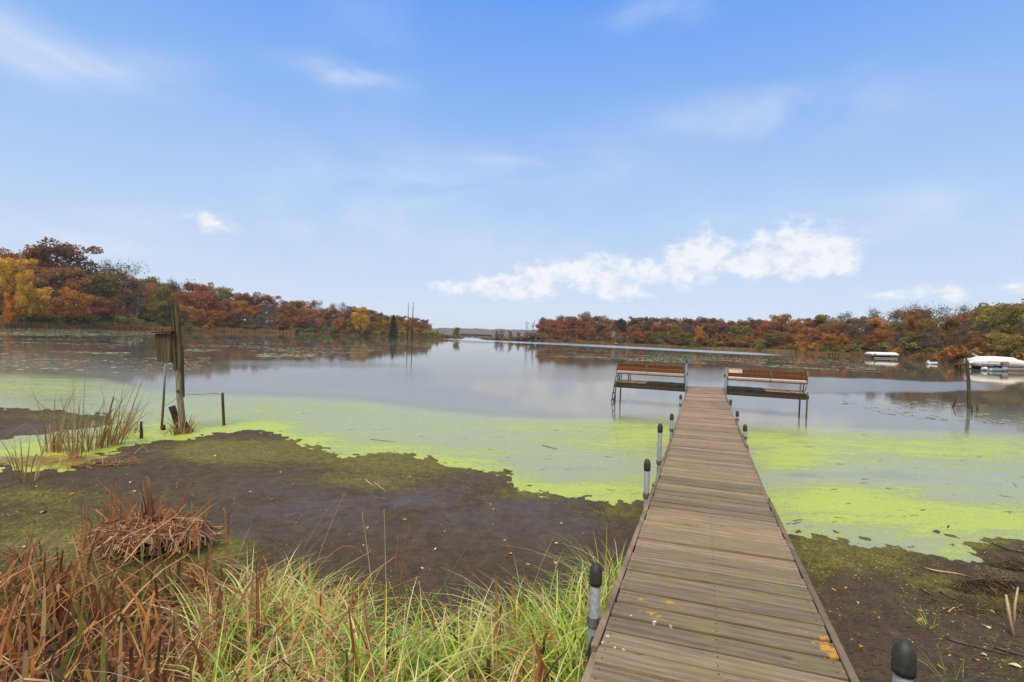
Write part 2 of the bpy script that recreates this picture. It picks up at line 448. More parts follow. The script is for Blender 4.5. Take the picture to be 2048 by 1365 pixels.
wetf = M(nt, 'MULTIPLY', ATTR(nt, 'wet'), SS(nt, n_l, 0.3, 0.6))
rough = M(nt, 'SUBTRACT', 0.84, M(nt, 'MULTIPLY', wetf, M(nt, 'MULTIPLY', M(nt, 'SUBTRACT', 1.0, mossa), 0.52)))
hgt = M(nt, 'ADD', M(nt, 'MULTIPLY', n_f, 0.6), M(nt, 'ADD', M(nt, 'MULTIPLY', n_g, 0.4), M(nt, 'MULTIPLY', mossa, 0.7)))
nrm = BUMP(nt, hgt, 0.9, 0.022)
bs_ = principled(nt, out, colr, rough, nrm, spec=0.14)
nt.links.new(M(nt, 'ADD', 0.12, M(nt, 'MULTIPLY', wetf, 0.26)), bs_.inputs['Specular IOR Level'])
MAT_GROUND = m
g_me = mesh_np('ground', GV, GF, m, smooth=True, fac={'moss': moss, 'wet': wet, 'farland': farland})
tag(link('ground', g_me), kind='structure')

# ------------------------------------------------------------------ lake water
m, nt, out = material('lake_water')
geo = new(nt, 'ShaderNodeNewGeometry'); pos = geo.outputs['Position']
rip_patch = ATTR(nt, 'ripple')
w1 = NOISE(nt, MAPV(nt, pos, (1.0, 1.6, 1.0)), 2.3, 3, 0.55)
w2 = NOISE(nt, MAPV(nt, pos, (1.0, 1.8, 1.0)), 9.0, 2, 0.5)
hgt = M(nt, 'ADD', w1, M(nt, 'MULTIPLY', w2, 0.35))
nrm = BUMP(nt, hgt, M(nt, 'ADD', 0.018, M(nt, 'MULTIPLY', rip_patch, 0.45)), 0.05)
fr = new(nt, 'ShaderNodeFresnel'); fr.inputs['IOR'].default_value = 6.0
gl = new(nt, 'ShaderNodeBsdfGlossy'); put(nt, gl.inputs['Color'], (1.0, .96, .905)); put(nt, gl.inputs['Roughness'], M(nt, 'ADD', 0.02, M(nt, 'MULTIPLY', rip_patch, 0.24)))
nt.links.new(nrm, gl.inputs['Normal'])
df = new(nt, 'ShaderNodeBsdfDiffuse'); put(nt, df.inputs['Color'], (.085, .083, .072))
mx = new(nt, 'ShaderNodeMixShader'); nt.links.new(fr.outputs[0], mx.inputs[0]); nt.links.new(df.outputs[0], mx.inputs[1]); nt.links.new(gl.outputs[0], mx.inputs[2])
nt.links.new(mx.outputs[0], out.inputs[0])
wr = np.array([0.5 * 1.03 ** k for k in range(305)]); wr = wr[wr < 4400]
waz = np.concatenate([np.linspace(-math.pi, -0.87, 40, endpoint=False), np.linspace(-0.87, 0.87, 260, endpoint=False), np.linspace(0.87, math.pi, 40, endpoint=False)])
WA, WR = np.meshgrid(waz, wr)
WV = np.stack([(WR * np.sin(WA)).ravel(), (WR * np.cos(WA)).ravel(), np.zeros(WA.size)], 1)
nA, nR = len(waz), len(wr)
ii, jj = np.meshgrid(np.arange(nR - 1), np.arange(nA), indexing='ij')
WF = np.stack([ii * nA + jj, (ii + 1) * nA + jj, (ii + 1) * nA + (jj + 1) % nA, ii * nA + (jj + 1) % nA], -1).reshape(-1, 4)[:, ::-1]
wpx, wpy, wd = project(WV)
rel = wpy - hor(wpx)
# cat's-paws: a ruffled streak under the far bank, one before the bench platform, and one by the boats
streak = np.exp(-(np.abs(wpy - (679.5 + 0.051 * (wpx - 950))) / 2.6) ** 3) * sstep(wpx, 820, 940) * sstep(wpx, 1640, 1480)
sw_ = 7 * (fbm(wpx / 60, wpx * 0 + 3.3, 5, 3) - .5)
streak2 = sstep(wpy, 752 + 0.035 * (wpx - 1640) + sw_, 757 + 0.035 * (wpx - 1640) + sw_) * sstep(wpy, 788 - 0.010 * (wpx - 1640) + sw_, 783 - 0.010 * (wpx - 1640) + sw_) * sstep(wpx, 1500, 1660) * sstep(wpx, 2020, 1950)
streak3 = 0.55 * np.exp(-((wpy - 752) / 16.0) ** 2) * sstep(wpx, 620, 900) * sstep(wpx, 1700, 1300)
streak4 = 0.4 * np.exp(-((wpy - (726 + 0.02 * (wpx - 500))) / 5.0) ** 2) * sstep(wpx, 380, 520) * sstep(wpx, 900, 700)
ripple = np.where(wd > 1, np.clip(streak * 1.1 + streak2 * 0.75 + streak3 * 0.5 + streak4 * 0.6, 0, 1), 0.1)
w_me = mesh_np('lake_water', WV, WF, m, smooth=True, fac={'ripple': ripple})
tag(link('lake_water', w_me), kind='structure')

# ------------------------------------------------------------------ duckweed film on the shallows
UP = [(-400, 732), (0, 738), (100, 741), (200, 749), (300, 768), (400, 777), (600, 783), (700, 790), (800, 802), (900, 812), (1000, 820), (1100, 826), (1230, 832), (1380, 836), (1500, 846),
      (1600, 850), (1700, 850), (1850, 852), (2048, 858), (2500, 870), (3400, 900)]
LOX = [(p[0], p[1]) for p in MUD_A[:32]] + [(1900, 1130), (2300, 1160), (3400, 1240)]
LOX = sorted(LOX)
pxs = np.linspace(-500, 3400, 760); ts = np.linspace(0, 1, 230)
PX, TT = np.meshgrid(pxs, ts)
yu = np.interp(PX, *zip(*UP)) - 62
yl = np.interp(PX, *zip(*LOX)) + 45
PY = yu + (yl - yu) * TT
fx, fy = PX.ravel(), PY.ravel()
dz = fw.z + rt2.z * (fx - CX) / F_PX - up2.z * (fy - CY) / F_PX
tt = (0.006 - CAM_Z) / dz
DX = (fw.x + rt2.x * (fx - CX) / F_PX - up2.x * (fy - CY) / F_PX) * tt
DY = (fw.y + rt2.y * (fx - CX) / F_PX - up2.y * (fy - CY) / F_PX) * tt
DV = np.stack([DX, DY, np.full(len(DX), 0.006)], 1)
n1_, n2_ = PX.shape
ii, jj = np.meshgrid(np.arange(n1_ - 1), np.arange(n2_ - 1), indexing='ij')
DF = np.stack([ii * n2_ + jj, (ii + 1) * n2_ + jj, (ii + 1) * n2_ + jj + 1, ii * n2_ + jj + 1], -1).reshape(-1, 4)
up_in = fy - (np.interp(fx, *zip(*UP)))
dn_in = np.interp(fx, *zip(*LOX)) - fy
cover = 0.56 * sstep(up_in, -12, 30)
cover += 0.40 * np.exp(-np.maximum(dn_in, 0) / 26.0) * sstep(fx, 560, 720) * sstep(fx, 1700, 1300)
cover += 0.45 * np.exp(-np.maximum(dn_in, 0) / 14.0) * sstep(fx, 700, 560)
cover += gauss_px(fx, fy, [(1290, 870, 120, 40, 0.34), (1560, 875, 160, 26, 0.30), (1900, 900, 260, 32, 0.32), (1760, 1015, 220, 42, 0.46), (2000, 1045, 160, 34, 0.38), (1250, 975, 130, 22, 0.25),
                           (620, 815, 200, 14, 0.12), (80, 770, 200, 20, 0.15), (540, 852, 70, 9, 0.4), (110, 900, 130, 18, 0.5), (620, 880, 60, 8, 0.4), (330, 858, 140, 12, 0.35), (1060, 880, 160, 20, 0.10),
                           (1580, 925, 80, 26, 0.42), (1660, 990, 90, 30, 0.3), (1930, 1110, 60, 22, 0.2), (1150, 850, 200, 12, 0.16),
                           (1760, 955, 220, 20, -0.26), (1960, 990, 120, 16, -0.24), (1170, 940, 120, 22, -0.22), (900, 880, 160, 14, -0.14), (1600, 950, 60, 10, -0.3), (1220, 865, 0.1, .1, 0), (1990, 1130, 60, 24, -0.3)])
cover = np.clip(cover, 0, 1.1)
sheen_veil = 0.30 * sstep(up_in, -58, 6) * (0.7 + 0.6 * fbm(DX * .25, DY * .5, 63, 3))  # pale film added past the weed, brightening the water like painted sky sheen
m, nt, out = material('duckweed_film')
geo = new(nt, 'ShaderNodeNewGeometry'); pos = geo.outputs['Position']
dock_rot = R_(20.96)
sv1 = MAPV(nt, pos, (0.35, 1.5, 1), rot=(0, 0, R_(12)))
s1 = NOISE(nt, sv1, 1.15, 7, 0.62, 1.1)
s2 = NOISE(nt, MAPV(nt, pos, (0.5, 1.3, 1), rot=(0, 0, R_(16))), 5.5, 6, 0.68, 0.8)
s3 = NOISE(nt, pos, 55, 3, 0.7)
cov = ATTR(nt, 'cover')
f = M(nt, 'ADD', cov, M(nt, 'ADD', M(nt, 'MULTIPLY', M(nt, 'SUBTRACT', s1, 0.5), 0.95), M(nt, 'ADD', M(nt, 'MULTIPLY', M(nt, 'SUBTRACT', s2, 0.5), 1.0), M(nt, 'MULTIPLY', M(nt, 'SUBTRACT', s3, 0.5), 0.95))))
s4 = NOISE(nt, MAPV(nt, pos, (0.8, 1.2, 1)), 17, 4, 0.7, 0.4)
f = M(nt, 'ADD', f, M(nt, 'MULTIPLY', M(nt, 'SUBTRACT', s4, 0.5), 0.8))
thick = SS(nt, f, 0.44, 0.98)
film = M(nt, 'MULTIPLY', SS(nt, cov, 0.02, 0.5), 0.74)
film = M(nt, 'MULTIPLY', film, SS(nt, M(nt, 'ADD', f, 0.2), 0.0, 0.7, 0.5, 1.0))
weed = RAMP(nt, s3, [(0.2, (.21, .285, .022)), (0.5, (.37, .455, .052)), (0.8, (.52, .59, .12))])
weed = MIX(nt, SS(nt, s2, 0.55, 0.8, 0, 0.35), weed, (.52, .55, .05))
weed = MIX(nt, SS(nt, s4, 0.62, 0.78, 0, 0.45), weed, (.17, .19, .035))
filmc = MIX(nt, s1, (.345, .370, .205), (.40, .445, .185))
filmc = MIX(nt, SS(nt, cov, 0.0, 0.4), (.50, .50, .44), filmc)
colr = MIX(nt, thick, filmc, weed)
alpha = M(nt, 'MAXIMUM', M(nt, 'MAXIMUM', film, ATTR(nt, 'sheen_veil')), M(nt, 'MULTIPLY', thick, SS(nt, cov, 0.04, 0.35, 0.0, 0.97)))
b = new(nt, 'ShaderNodeBsdfPrincipled')
put(nt, b.inputs['Base Color'], colr)
put(nt, b.inputs['Roughness'], M(nt, 'ADD', 0.16, M(nt, 'MULTIPLY', thick, 0.30)))
b.inputs['Specular IOR Level'].default_value = 0.5
nt.links.new(BUMP(nt, s3, M(nt, 'MULTIPLY', thick, 0.35), 0.01), b.inputs['Normal'])
tr = new(nt, 'ShaderNodeBsdfTransparent')
mx = new(nt, 'ShaderNodeMixShader'); nt.links.new(alpha, mx.inputs[0]); nt.links.new(tr.outputs[0], mx.inputs[1]); nt.links.new(b.outputs[0], mx.inputs[2])
nt.links.new(mx.outputs[0], out.inputs[0])
tag(link('duckweed', mesh_np('duckweed', DV, DF, m, smooth=True, fac={'cover': cover, 'sheen_veil': sheen_veil})), 'bright yellow-green duckweed film floating on the shallow lake water', 'duckweed', kind='stuff')

# ------------------------------------------------------------------ lily pads: thousands of small floating leaves, nobody could count them
def pads(regions, seed):
    rg = np.random.default_rng(seed); C = []; S = []
    for (x0, x1, y0f, y1f, n, s0, s1, thr) in regions:
        x = rg.uniform(x0, x1, n)
        u = rg.uniform(0, 1, n)
        y0 = y0f(x); y1 = y1f(x)
        y = y0 + (y1 - y0) * u
        for a, b_ in zip(x, y):
            p = at_z(a, b_, 0.006)
            if vnoise(p.x / 5.0, p.y / 5.0, 4) * 0.6 + vnoise(p.x / 1.6, p.y / 1.6, 14) * 0.4 > thr and r_shore(math.atan2(p.x, p.y)) > math.hypot(p.x, p.y) + 1:
                C.append(p); S.append(rg.uniform(s0, s1))
    C = np.array(C); S = np.array(S); n = len(C)
    k = 7
    ang = np.linspace(0.25, 2 * math.pi - 0.25, k)[None, :] + rg.uniform(0, 6.28, n)[:, None]
    V = np.zeros((n, k + 1, 3))
    V[:, 0] = C
    V[:, 1:, 0] = C[:, None, 0] + np.cos(ang) * S[:, None]
    V[:, 1:, 1] = C[:, None, 1] + np.sin(ang) * S[:, None]
    V[:, 1:, 2] = 0.006 + rg.uniform(-0.001, 0.02, (n, k)) * (rg.random((n, 1)) < 0.4)
    F = np.array([[0, i, i + 1] for i in range(1, k)])
    F = (F[None] + (np.arange(n) * (k + 1))[:, None, None]).reshape(-1, 3)
    t = rg.random(n)
    pal = np.array([[.36, .34, .11], [.25, .29, .10], [.42, .36, .18], [.20, .15, .06], [.33, .38, .16]])
    c = pal[rg.integers(0, 5, n)] * (0.7 + 0.6 * t)[:, None]
    return V.reshape(-1, 3), F, np.repeat(c, k + 1, 0)
def LIN(*p): return lambda x: np.interp(x, *zip(*p))
m, nt, out = material('lily_pad')
principled(nt, out, ATTR(nt, 'col', 'Color'), 0.45)
MAT_PAD = m
V, F, c = pads([(-60, 880, LIN((0, 659), (500, 668), (880, 680)), LIN((0, 700), (300, 712), (600, 716), (880, 692)), 9000, 0.10, 0.24, 0.50),
                (0, 420, LIN((0, 695), (420, 700)), LIN((0, 740), (420, 752)), 900, 0.07, 0.17, 0.52),
                (-60, 330, LIN((0, 656), (330, 662)), LIN((0, 672), (330, 671)), 5000, 0.12, 0.3, 0.36),
                (1060, 1760, LIN((1060, 692), (1500, 709), (1760, 724)), LIN((1060, 712), (1500, 733), (1760, 745)), 6500, 0.10, 0.24, 0.50),
                (1640, 2060, LIN((1640, 790), (2048, 790)), LIN((1640, 800), (1800, 835), (2048, 852)), 240, 0.05, 0.14, 0.50),
                (1700, 2060, LIN((1700, 716), (1900, 728), (2048, 742)), LIN((1700, 738), (1900, 750), (2048, 760)), 800, 0.06, 0.16, 0.54)], 5)
tag(link('lily_pads', mesh_np('lily_pads', V, F, MAT_PAD, col=c)), 'scattered yellowing lily pads floating across the open lake water', 'lily pads', kind='stuff')

# ------------------------------------------------------------------ materials for built things
def wood(name, stops, moss=(.10, .095, .03), moss_amt=0.3, grain=1.0, rough=0.82, lichen=False, redden=False, axis=0):
    m, nt, out = material(name)
    tcn = new(nt, 'ShaderNodeTexCoord'); oi = new(nt, 'ShaderNodeObjectInfo')
    rnd = oi.outputs['Random']
    off = new(nt, 'ShaderNodeVectorMath', operation='MULTIPLY_ADD')
    nt.links.new(tcn.outputs['Object'], off.inputs[0]); off.inputs[1].default_value = (1, 1, 1)
    cmb = new(nt, 'ShaderNodeCombineXYZ')
    for k in range(3): nt.links.new(M(nt, 'MULTIPLY', rnd, 17.3 + 11 * k), cmb.inputs[k])
    nt.links.new(cmb.outputs[0], off.inputs[2])
    v = off.outputs[0]
    sc = [1, 1, 1]; sc[axis] = 0.055
    g1 = NOISE(nt, MAPV(nt, v, tuple(sc)), 85 * grain, 5, 0.68, 0.4)
    sc2 = [1, 1, 1]; sc2[axis] = 0.16
    g2 = NOISE(nt, MAPV(nt, v, tuple(sc2)), 13 * grain, 5, 0.6, 1.6)
    wv = new(nt, 'ShaderNodeTexWave', wave_type='BANDS', bands_direction=('X', 'Y', 'Z')[(axis + 1) % 3])
    nt.links.new(MAPV(nt, v, tuple(sc2)), wv.inputs[0]); wv.inputs['Scale'].default_value = 5 * grain; wv.inputs['Distortion'].default_value = 9; wv.inputs['Detail'].default_value = 3; wv.inputs['Detail Scale'].default_value = 1.2
    g = M(nt, 'ADD', M(nt, 'MULTIPLY', g1, 0.5), M(nt, 'ADD', M(nt, 'MULTIPLY', g2, 0.35), M(nt, 'MULTIPLY', wv.outputs['Fac'], 0.15)))
    c = RAMP(nt, g, stops)
    c = MIX(nt, 0.85, c, MIX(nt, rnd, (.60, .60, .58), (1.34, 1.28, 1.18)), 'MULTIPLY')
    b1 = NOISE(nt, v, 3.2, 4, 0.6)
    c = MIX(nt, M(nt, 'MULTIPLY', SS(nt, M(nt, 'ADD', b1, M(nt, 'MULTIPLY', M(nt, 'SUBTRACT', g1, 0.5), 0.7)), 0.45, 0.72), moss_amt), c, moss)
    geo = new(nt, 'ShaderNodeNewGeometry')
    if redden:
        pr = new(nt, 'ShaderNodeSeparateXYZ'); nt.links.new(geo.outputs['Position'], pr.inputs[0])
        wear = SS(nt, NOISE(nt, geo.outputs['Position'], 1.3, 4, 0.6), 0.38, 0.68)
        c = MIX(nt, M(nt, 'MULTIPLY', M(nt, 'MULTIPLY', SS(nt, pr.outputs[1], 5.0, 15.0, 0.10, 0.75), wear), 0.8), c, (.36, .205, .150))
        # pale worn fibres and dark cracks along the grain
        cr = NOISE(nt, MAPV(nt, v, (0.03, 1, 1)), 150, 2, 0.5)
        c = MIX(nt, SS(nt, cr, 0.66, 0.72, 0, 0.65), c, (.045, .035, .027))
        c = MIX(nt, SS(nt, cr, 0.36, 0.24, 0, 0.5), c, (.48, .40, .32))
        # knots and fixings
        vo = new(nt, 'ShaderNodeTexVoronoi', feature='F1'); nt.links.new(MAPV(nt, v, (0.7, 1.6, 1.0)), vo.inputs['Vector']); vo.inputs['Scale'].default_value = 2.6
        c = MIX(nt, SS(nt, vo.outputs['Distance'], 0.075, 0.03, 0, 0.75), c, (.06, .042, .03))
        # two screws at each bearer, where the photograph shows dark heads
        so = new(nt, 'ShaderNodeSeparateXYZ'); nt.links.new(tcn.outputs['Object'], so.inputs[0])
        xx = M(nt, 'MINIMUM', M(nt, 'ABSOLUTE', so.outputs[0]), M(nt, 'ABSOLUTE', M(nt, 'SUBTRACT', M(nt, 'ABSOLUTE', so.outputs[0]), 0.54)))
        yy = M(nt, 'SUBTRACT', M(nt, 'ABSOLUTE', so.outputs[1]), 0.042)
        rr = M(nt, 'SQRT', M(nt, 'ADD', M(nt, 'MULTIPLY', xx, xx), M(nt, 'MULTIPLY', yy, yy)))
        c = MIX(nt, SS(nt, rr, 0.007, 0.004, 0, 0.9), c, (.02, .017, .015))
    if lichen:
        for pts, colr, th in lichen:
            f = None
            for (wx, wy, rx) in pts:
                d = new(nt, 'ShaderNodeVectorMath', operation='DISTANCE'); nt.links.new(MAPV(nt, geo.outputs['Position'], (1, 1.5, 0)), d.inputs[0]); d.inputs[1].default_value = (wx, wy * 1.5, 0)
                q = SS(nt, d.outputs['Value'], rx, 0.0)
                f = q if f is None else M(nt, 'MAXIMUM', f, q)
            nn = NOISE(nt, geo.outputs['Position'], 34, 5, 0.7)
            nb = NOISE(nt, geo.outputs['Position'], 9, 3, 0.6)
            c = MIX(nt, SS(nt, M(nt, 'ADD', M(nt, 'MULTIPLY', f, 0.75), M(nt, 'ADD', M(nt, 'MULTIPLY', M(nt, 'SUBTRACT', nn, 0.5), 1.5), M(nt, 'MULTIPLY', M(nt, 'SUBTRACT', nb, 0.5), 0.8))), th, th + 0.24, 0, 0.85), c, colr)
    nrm = BUMP(nt, g1, 0.5, 0.004 / grain)
    principled(nt, out, c, rough, nrm, spec=0.3)
    return m
def plain(name, color, rough=0.5, metal=0.0, var=0.25, scale=20, color2=None, spec=0.5, bump=0.0):
    m, nt, out = material(name)
    tcn = new(nt, 'ShaderNodeTexCoord')
    n = NOISE(nt, tcn.outputs['Object'], scale, 5, 0.65)
    c2 = color2 or tuple(x * (1 - var) for x in color)
    c = MIX(nt, SS(nt, n, 0.35, 0.68), color, c2)
    principled(nt, out, c, rough, BUMP(nt, n, bump, 0.01) if bump else None, metal, spec)
    return m

DIRV = Vector((math.sin(R_(20.96)), math.cos(R_(20.96)), 0)); DIRU = Vector((DIRV.y, -DIRV.x, 0))
DOCK0 = Vector((0.13, 0, 0)); DOCK_W = 1.22
def deck_z(s): return float(np.interp(s, [0, 2.4, 6.05, 11, 20.4], [0.95, 0.872, 0.758, 0.735, 0.765]))
def droll(s): return float(np.interp(s, [0, 3, 6, 9, 20], [-0.034, -0.032, -0.008, -0.014, -0.022]))
def dpt(s, u, dz=0.0):
    p = DOCK0 + DIRV * s + DIRU * u
    return Vector((p.x, p.y, deck_z(s) - droll(s) * u + dz))
def on_deck(px, py):
    p = at_z(px, py, 0.85)
    for _ in range(6):
        s = (p - DOCK0).dot(DIRV); u = (p - DOCK0).dot(DIRU)
        p = at_z(px, py, deck_z(s) - droll(s) * u)
    return p
L_OR = [(1655, 1296), (1672, 1300), (1640, 1285), (1668, 1310)]
L_OR2 = [(1275, 1222), (1300, 1226), (1320, 1234), (1595, 1262), (1620, 1268), (1650, 1275), (1340, 1205), (1280, 1200), (1700, 1345)]
L_WH = [(1215, 1270), (1262, 1231), (1309, 1242), (1340, 1250), (1205, 1282), (1230, 1292), (1245, 1296)]
lich = []
for pts, r, c, th in ((L_OR, 0.11, (.52, .26, .015), 0.5), (L_OR2, 0.10, (.47, .25, .02), 0.62), (L_WH, 0.028, (.62, .62, .55), 0.42)):
    lich.append(([(on_deck(*p).x, on_deck(*p).y, r) for p in pts], c, th))
MAT_PLANK = wood('weathered_deck_plank', [(0.2, (.095, .071, .046)), (0.42, (.18, .138, .092)), (0.58, (.245, .19, .127)), (0.8, (.36, .29, .20))], (.185, .155, .060), 0.65, lichen=lich, redden=True)
MAT_FASCIA = wood('weathered_edge_board', [(0.25, (.07, .05, .036)), (0.5, (.18, .132, .092)), (0.75, (.28, .22, .16))], (.11, .10, .045), 0.3, axis=1)
MAT_DARKWOOD = wood('dark_wet_timber', [(0.25, (.012, .008, .005)), (0.5, (.030, .021, .012)), (0.75, (.06, .044, .023))], (.045, .048, .014), 0.5)
MAT_BENCH = wood('red_brown_bench_board', [(0.25, (.06, .022, .008)), (0.5, (.125, .046, .016)), (0.75, (.19, .078, .03))], (.075, .036, .016), 0.2)
MAT_SEAT = wood('pale_pink_seat_board', [(0.25, (.55, .38, .29)), (0.5, (.74, .56, .45)), (0.75, (.82, .68, .57))], (.42, .32, .25), 0.25)
MAT_GALV = plain('galvanised_pipe', (.20, .218, .245), 0.65, 0.1, scale=40, color2=(.13, .142, .162), bump=0.1)
MAT_CAP = plain('black_rubber_cap', (.018, .018, .017), 0.62, scale=40, color2=(.035, .033, .028))
MAT_STEEL = plain('dull_grey_steel', (.20, .20, .19), 0.5, 0.5, scale=25, color2=(.10, .085, .07))
MAT_RUST = plain('rusty_iron', (.085, .036, .020), 0.85, 0.0, scale=30, color2=(.035, .018, .012), bump=0.4)
MAT_DARKIRON = plain('dark_wet_pipe', (.050, .036, .026), 0.6, 0.2, scale=18, color2=(.10, .07, .045))

# ------------------------------------------------------------------ the dock
dock = thing('dock', tuple(DOCK0), 'long narrow weathered plank dock running out over the mud and duckweed to two benches', 'dock')
PITCH_P = 0.1655
def plank_mesh(k):
    rg = random.Random(k)
    w, t, L = 0.1445 - 0.005 * rg.random(), 0.045, DOCK_W - 0.075 + 0.012 * rg.uniform(-1, 1)
    cols = []
    nx = 5
    for i in range(nx):
        x = -L / 2 + L * i / (nx - 1)
        dy = 0.0018 * math.sin(i * 1.7 + k); e = 0.004; cup = 0.0015 * rg.uniform(-1, 1)
        prof = [(-w / 2, -t), (w / 2, -t), (w / 2, -e), (w / 2 - e, 0), (0, cup - 0.001), (-w / 2 + e, 0), (-w / 2, -e)]
        cols.append([(x, y + dy + (0.0016 * rg.uniform(-1, 1)), z) for y, z in prof])
    return MB().loft(cols).mesh('plank', MAT_PLANK)
PM = [plank_mesh(k) for k in range(9)]
PLAT_S = 19.05                                         # where the bench platform begins
END_S = 20.35
n_pl = int((END_S - 1.2) / PITCH_P)
for k in range(n_pl):
    s = 1.25 + PITCH_P * (k + 0.5)
    c = dpt(s, 0)
    o = link('plank', PM[(k * 7 + k // 5) % 9], dock, c - DOCK0)
    slope = (deck_z(s + 0.1) - deck_z(s - 0.1)) / 0.2
    ux = (DIRU - Vector((0, 0, droll(s)))).normalized(); uy = (DIRV + Vector((0, 0, slope))).normalized(); uz = ux.cross(uy)
    rot = Matrix((ux, uy, uz)).transposed()
    rj = random.Random(k * 31 + 5)
    rot = rot @ Matrix.Rotation(R_(rj.gauss(0, 0.28)), 3, 'Z') @ Matrix.Rotation(R_(rj.gauss(0, 0.35)), 3, 'X')
    if rj.random() < 0.5: rot = rot @ Matrix.Rotation(math.pi, 3, 'Z')
    o.rotation_euler = rot.to_euler()
    o.location.z += rj.gauss(0, 0.0035)
# section joints, edge boards, bearers
JOINTS = [-0.6, 2.52, 6.0, 9.05, 12.1, 15.15, 18.2, END_S]
for a, b in zip(JOINTS[:-1], JOINTS[1:]):
    for sd in (-1, 1):
        s0, s1 = a + 0.03, b - 0.03
        off = 0.012 * math.sin(a * 5 + sd)
        mb = MB()
        pts = []
        for s in np.linspace(s0, s1, 5):
            p = dpt(s, sd * (DOCK_W / 2 - 0.019) + off, -0.001)
            pts.append([p + DIRU * x + Vector((0, 0, z)) for x, z in ((-0.019, -0.15), (0.019, -0.15), (0.019, -0.004), (0.015, 0), (-0.015, 0), (-0.019, -0.004))])
        mb.loft(pts)
        eb = part('edge_board', mb, MAT_FASCIA, dock)
        # black corner bracket at the joint
        br = MB(); c = dpt(s0 + 0.03, sd * (DOCK_W / 2 + 0.004) + off, -0.075)
        br.box(c, (0.012, 0.10, 0.15), DIRU, DIRV)
        br.box(c + DIRU * sd * 0.012 + DIRV * 0.01, (0.02, 0.02, 0.02), DIRU, DIRV)
        part('corner_bracket', br, MAT_CAP, dock)
    mb = MB()
    for u in (-0.3, 0.3):
        p0, p1 = dpt(a + 0.05, u, -0.10), dpt(b - 0.05, u, -0.10)
        mb.tube([p0, p1], 0.05, 4)
        part('stringer', mb, MAT_DARKWOOD, dock); mb = MB()

def dock_post(x, y, top_z, bot_z, r=0.0315, tilt=(0, 0), name='post', parent=dock):
    mb = MB(); h = top_z - bot_z
    b0 = Vector((x - tilt[0] * h, y - tilt[1] * h, bot_z)); t0 = Vector((x, y, top_z - 0.09))
    mb.tube([b0, (b0 + t0) / 2, t0], r, 14)
    p = part(name, mb, MAT_GALV, parent, smooth=True)
    cp = MB(); rc = r * 1.17; d = Vector((tilt[0], tilt[1], 1)).normalized()
    prof = [(-0.02, rc), (0.0, rc * 1.03), (0.055, rc * 1.02), (0.078, rc * 0.88), (0.095, rc * 0.62), (0.104, rc * 0.30), (0.107, 0.002)]
    cp.tube([t0 + d * (z - 0.012) for z, _ in prof], [q for _, q in prof], 14)
    part('cap', cp, MAT_CAP, p, smooth=True)
    return p
def post_at(px, py_top, s, side, r=0.0315):
    """post beside the dock edge at station s, its cap at the photograph's height"""
    p = dpt(s, side * (DOCK_W / 2 + 0.052))
    dep = (p - Vector((0, 0, CAM_Z))).dot(fw)
    top = at_d(px, py_top, dep).z
    bot = min(gz(p.x, p.y), 0) - 0.25
    tl = 0.012 * math.sin(s * 3)
    o = dock_post(p.x, p.y, top, bot, r, (tl, 0.008 * math.cos(s * 5)))
    zc = deck_z(s) - 0.055; k = top - zc
    q = Vector((p.x - tl * k, p.y - 0.008 * math.cos(s * 5) * k, zc))
    cl = MB(); cl.tube([q - Vector((0, 0, .025)), q + Vector((0, 0, .025))], r * 1.28, 14)
    cl.box(q - DIRU * side * 0.035, (0.05, 0.045, 0.035), DIRU, DIRV, 0.004)
    cl.tube([q + DIRV * r * 1.1, q + DIRV * (r * 1.1 + 0.03)], 0.009, 6)
    part('clamp', cl, MAT_STEEL, o)
    return o
post_at(1203, 1127, 2.86, -1); post_at(1305, 919, 5.72, -1); post_at(1337, 848, 7.45, -1); post_at(1354, 828, 10.4, -1); post_at(1372, 790, 14.6, -1)
post_at(1763, 1282, 2.36, 1, 0.034); post_at(1484, 849, 10.3, 1); post_at(1469, 822, 12.6, 1); post_at(1459, 799, 15.6, 1)
# posts that carry the dock head between the benches
for px, py, s, sd in ((1380, 720, 19.02, -1), (1449.5, 727, 19.02, 1), (1381.5, 745, 20.28, -1), (1446.5, 748, 20.28, 1)):
    post_at(px, py, s, sd, 0.025)

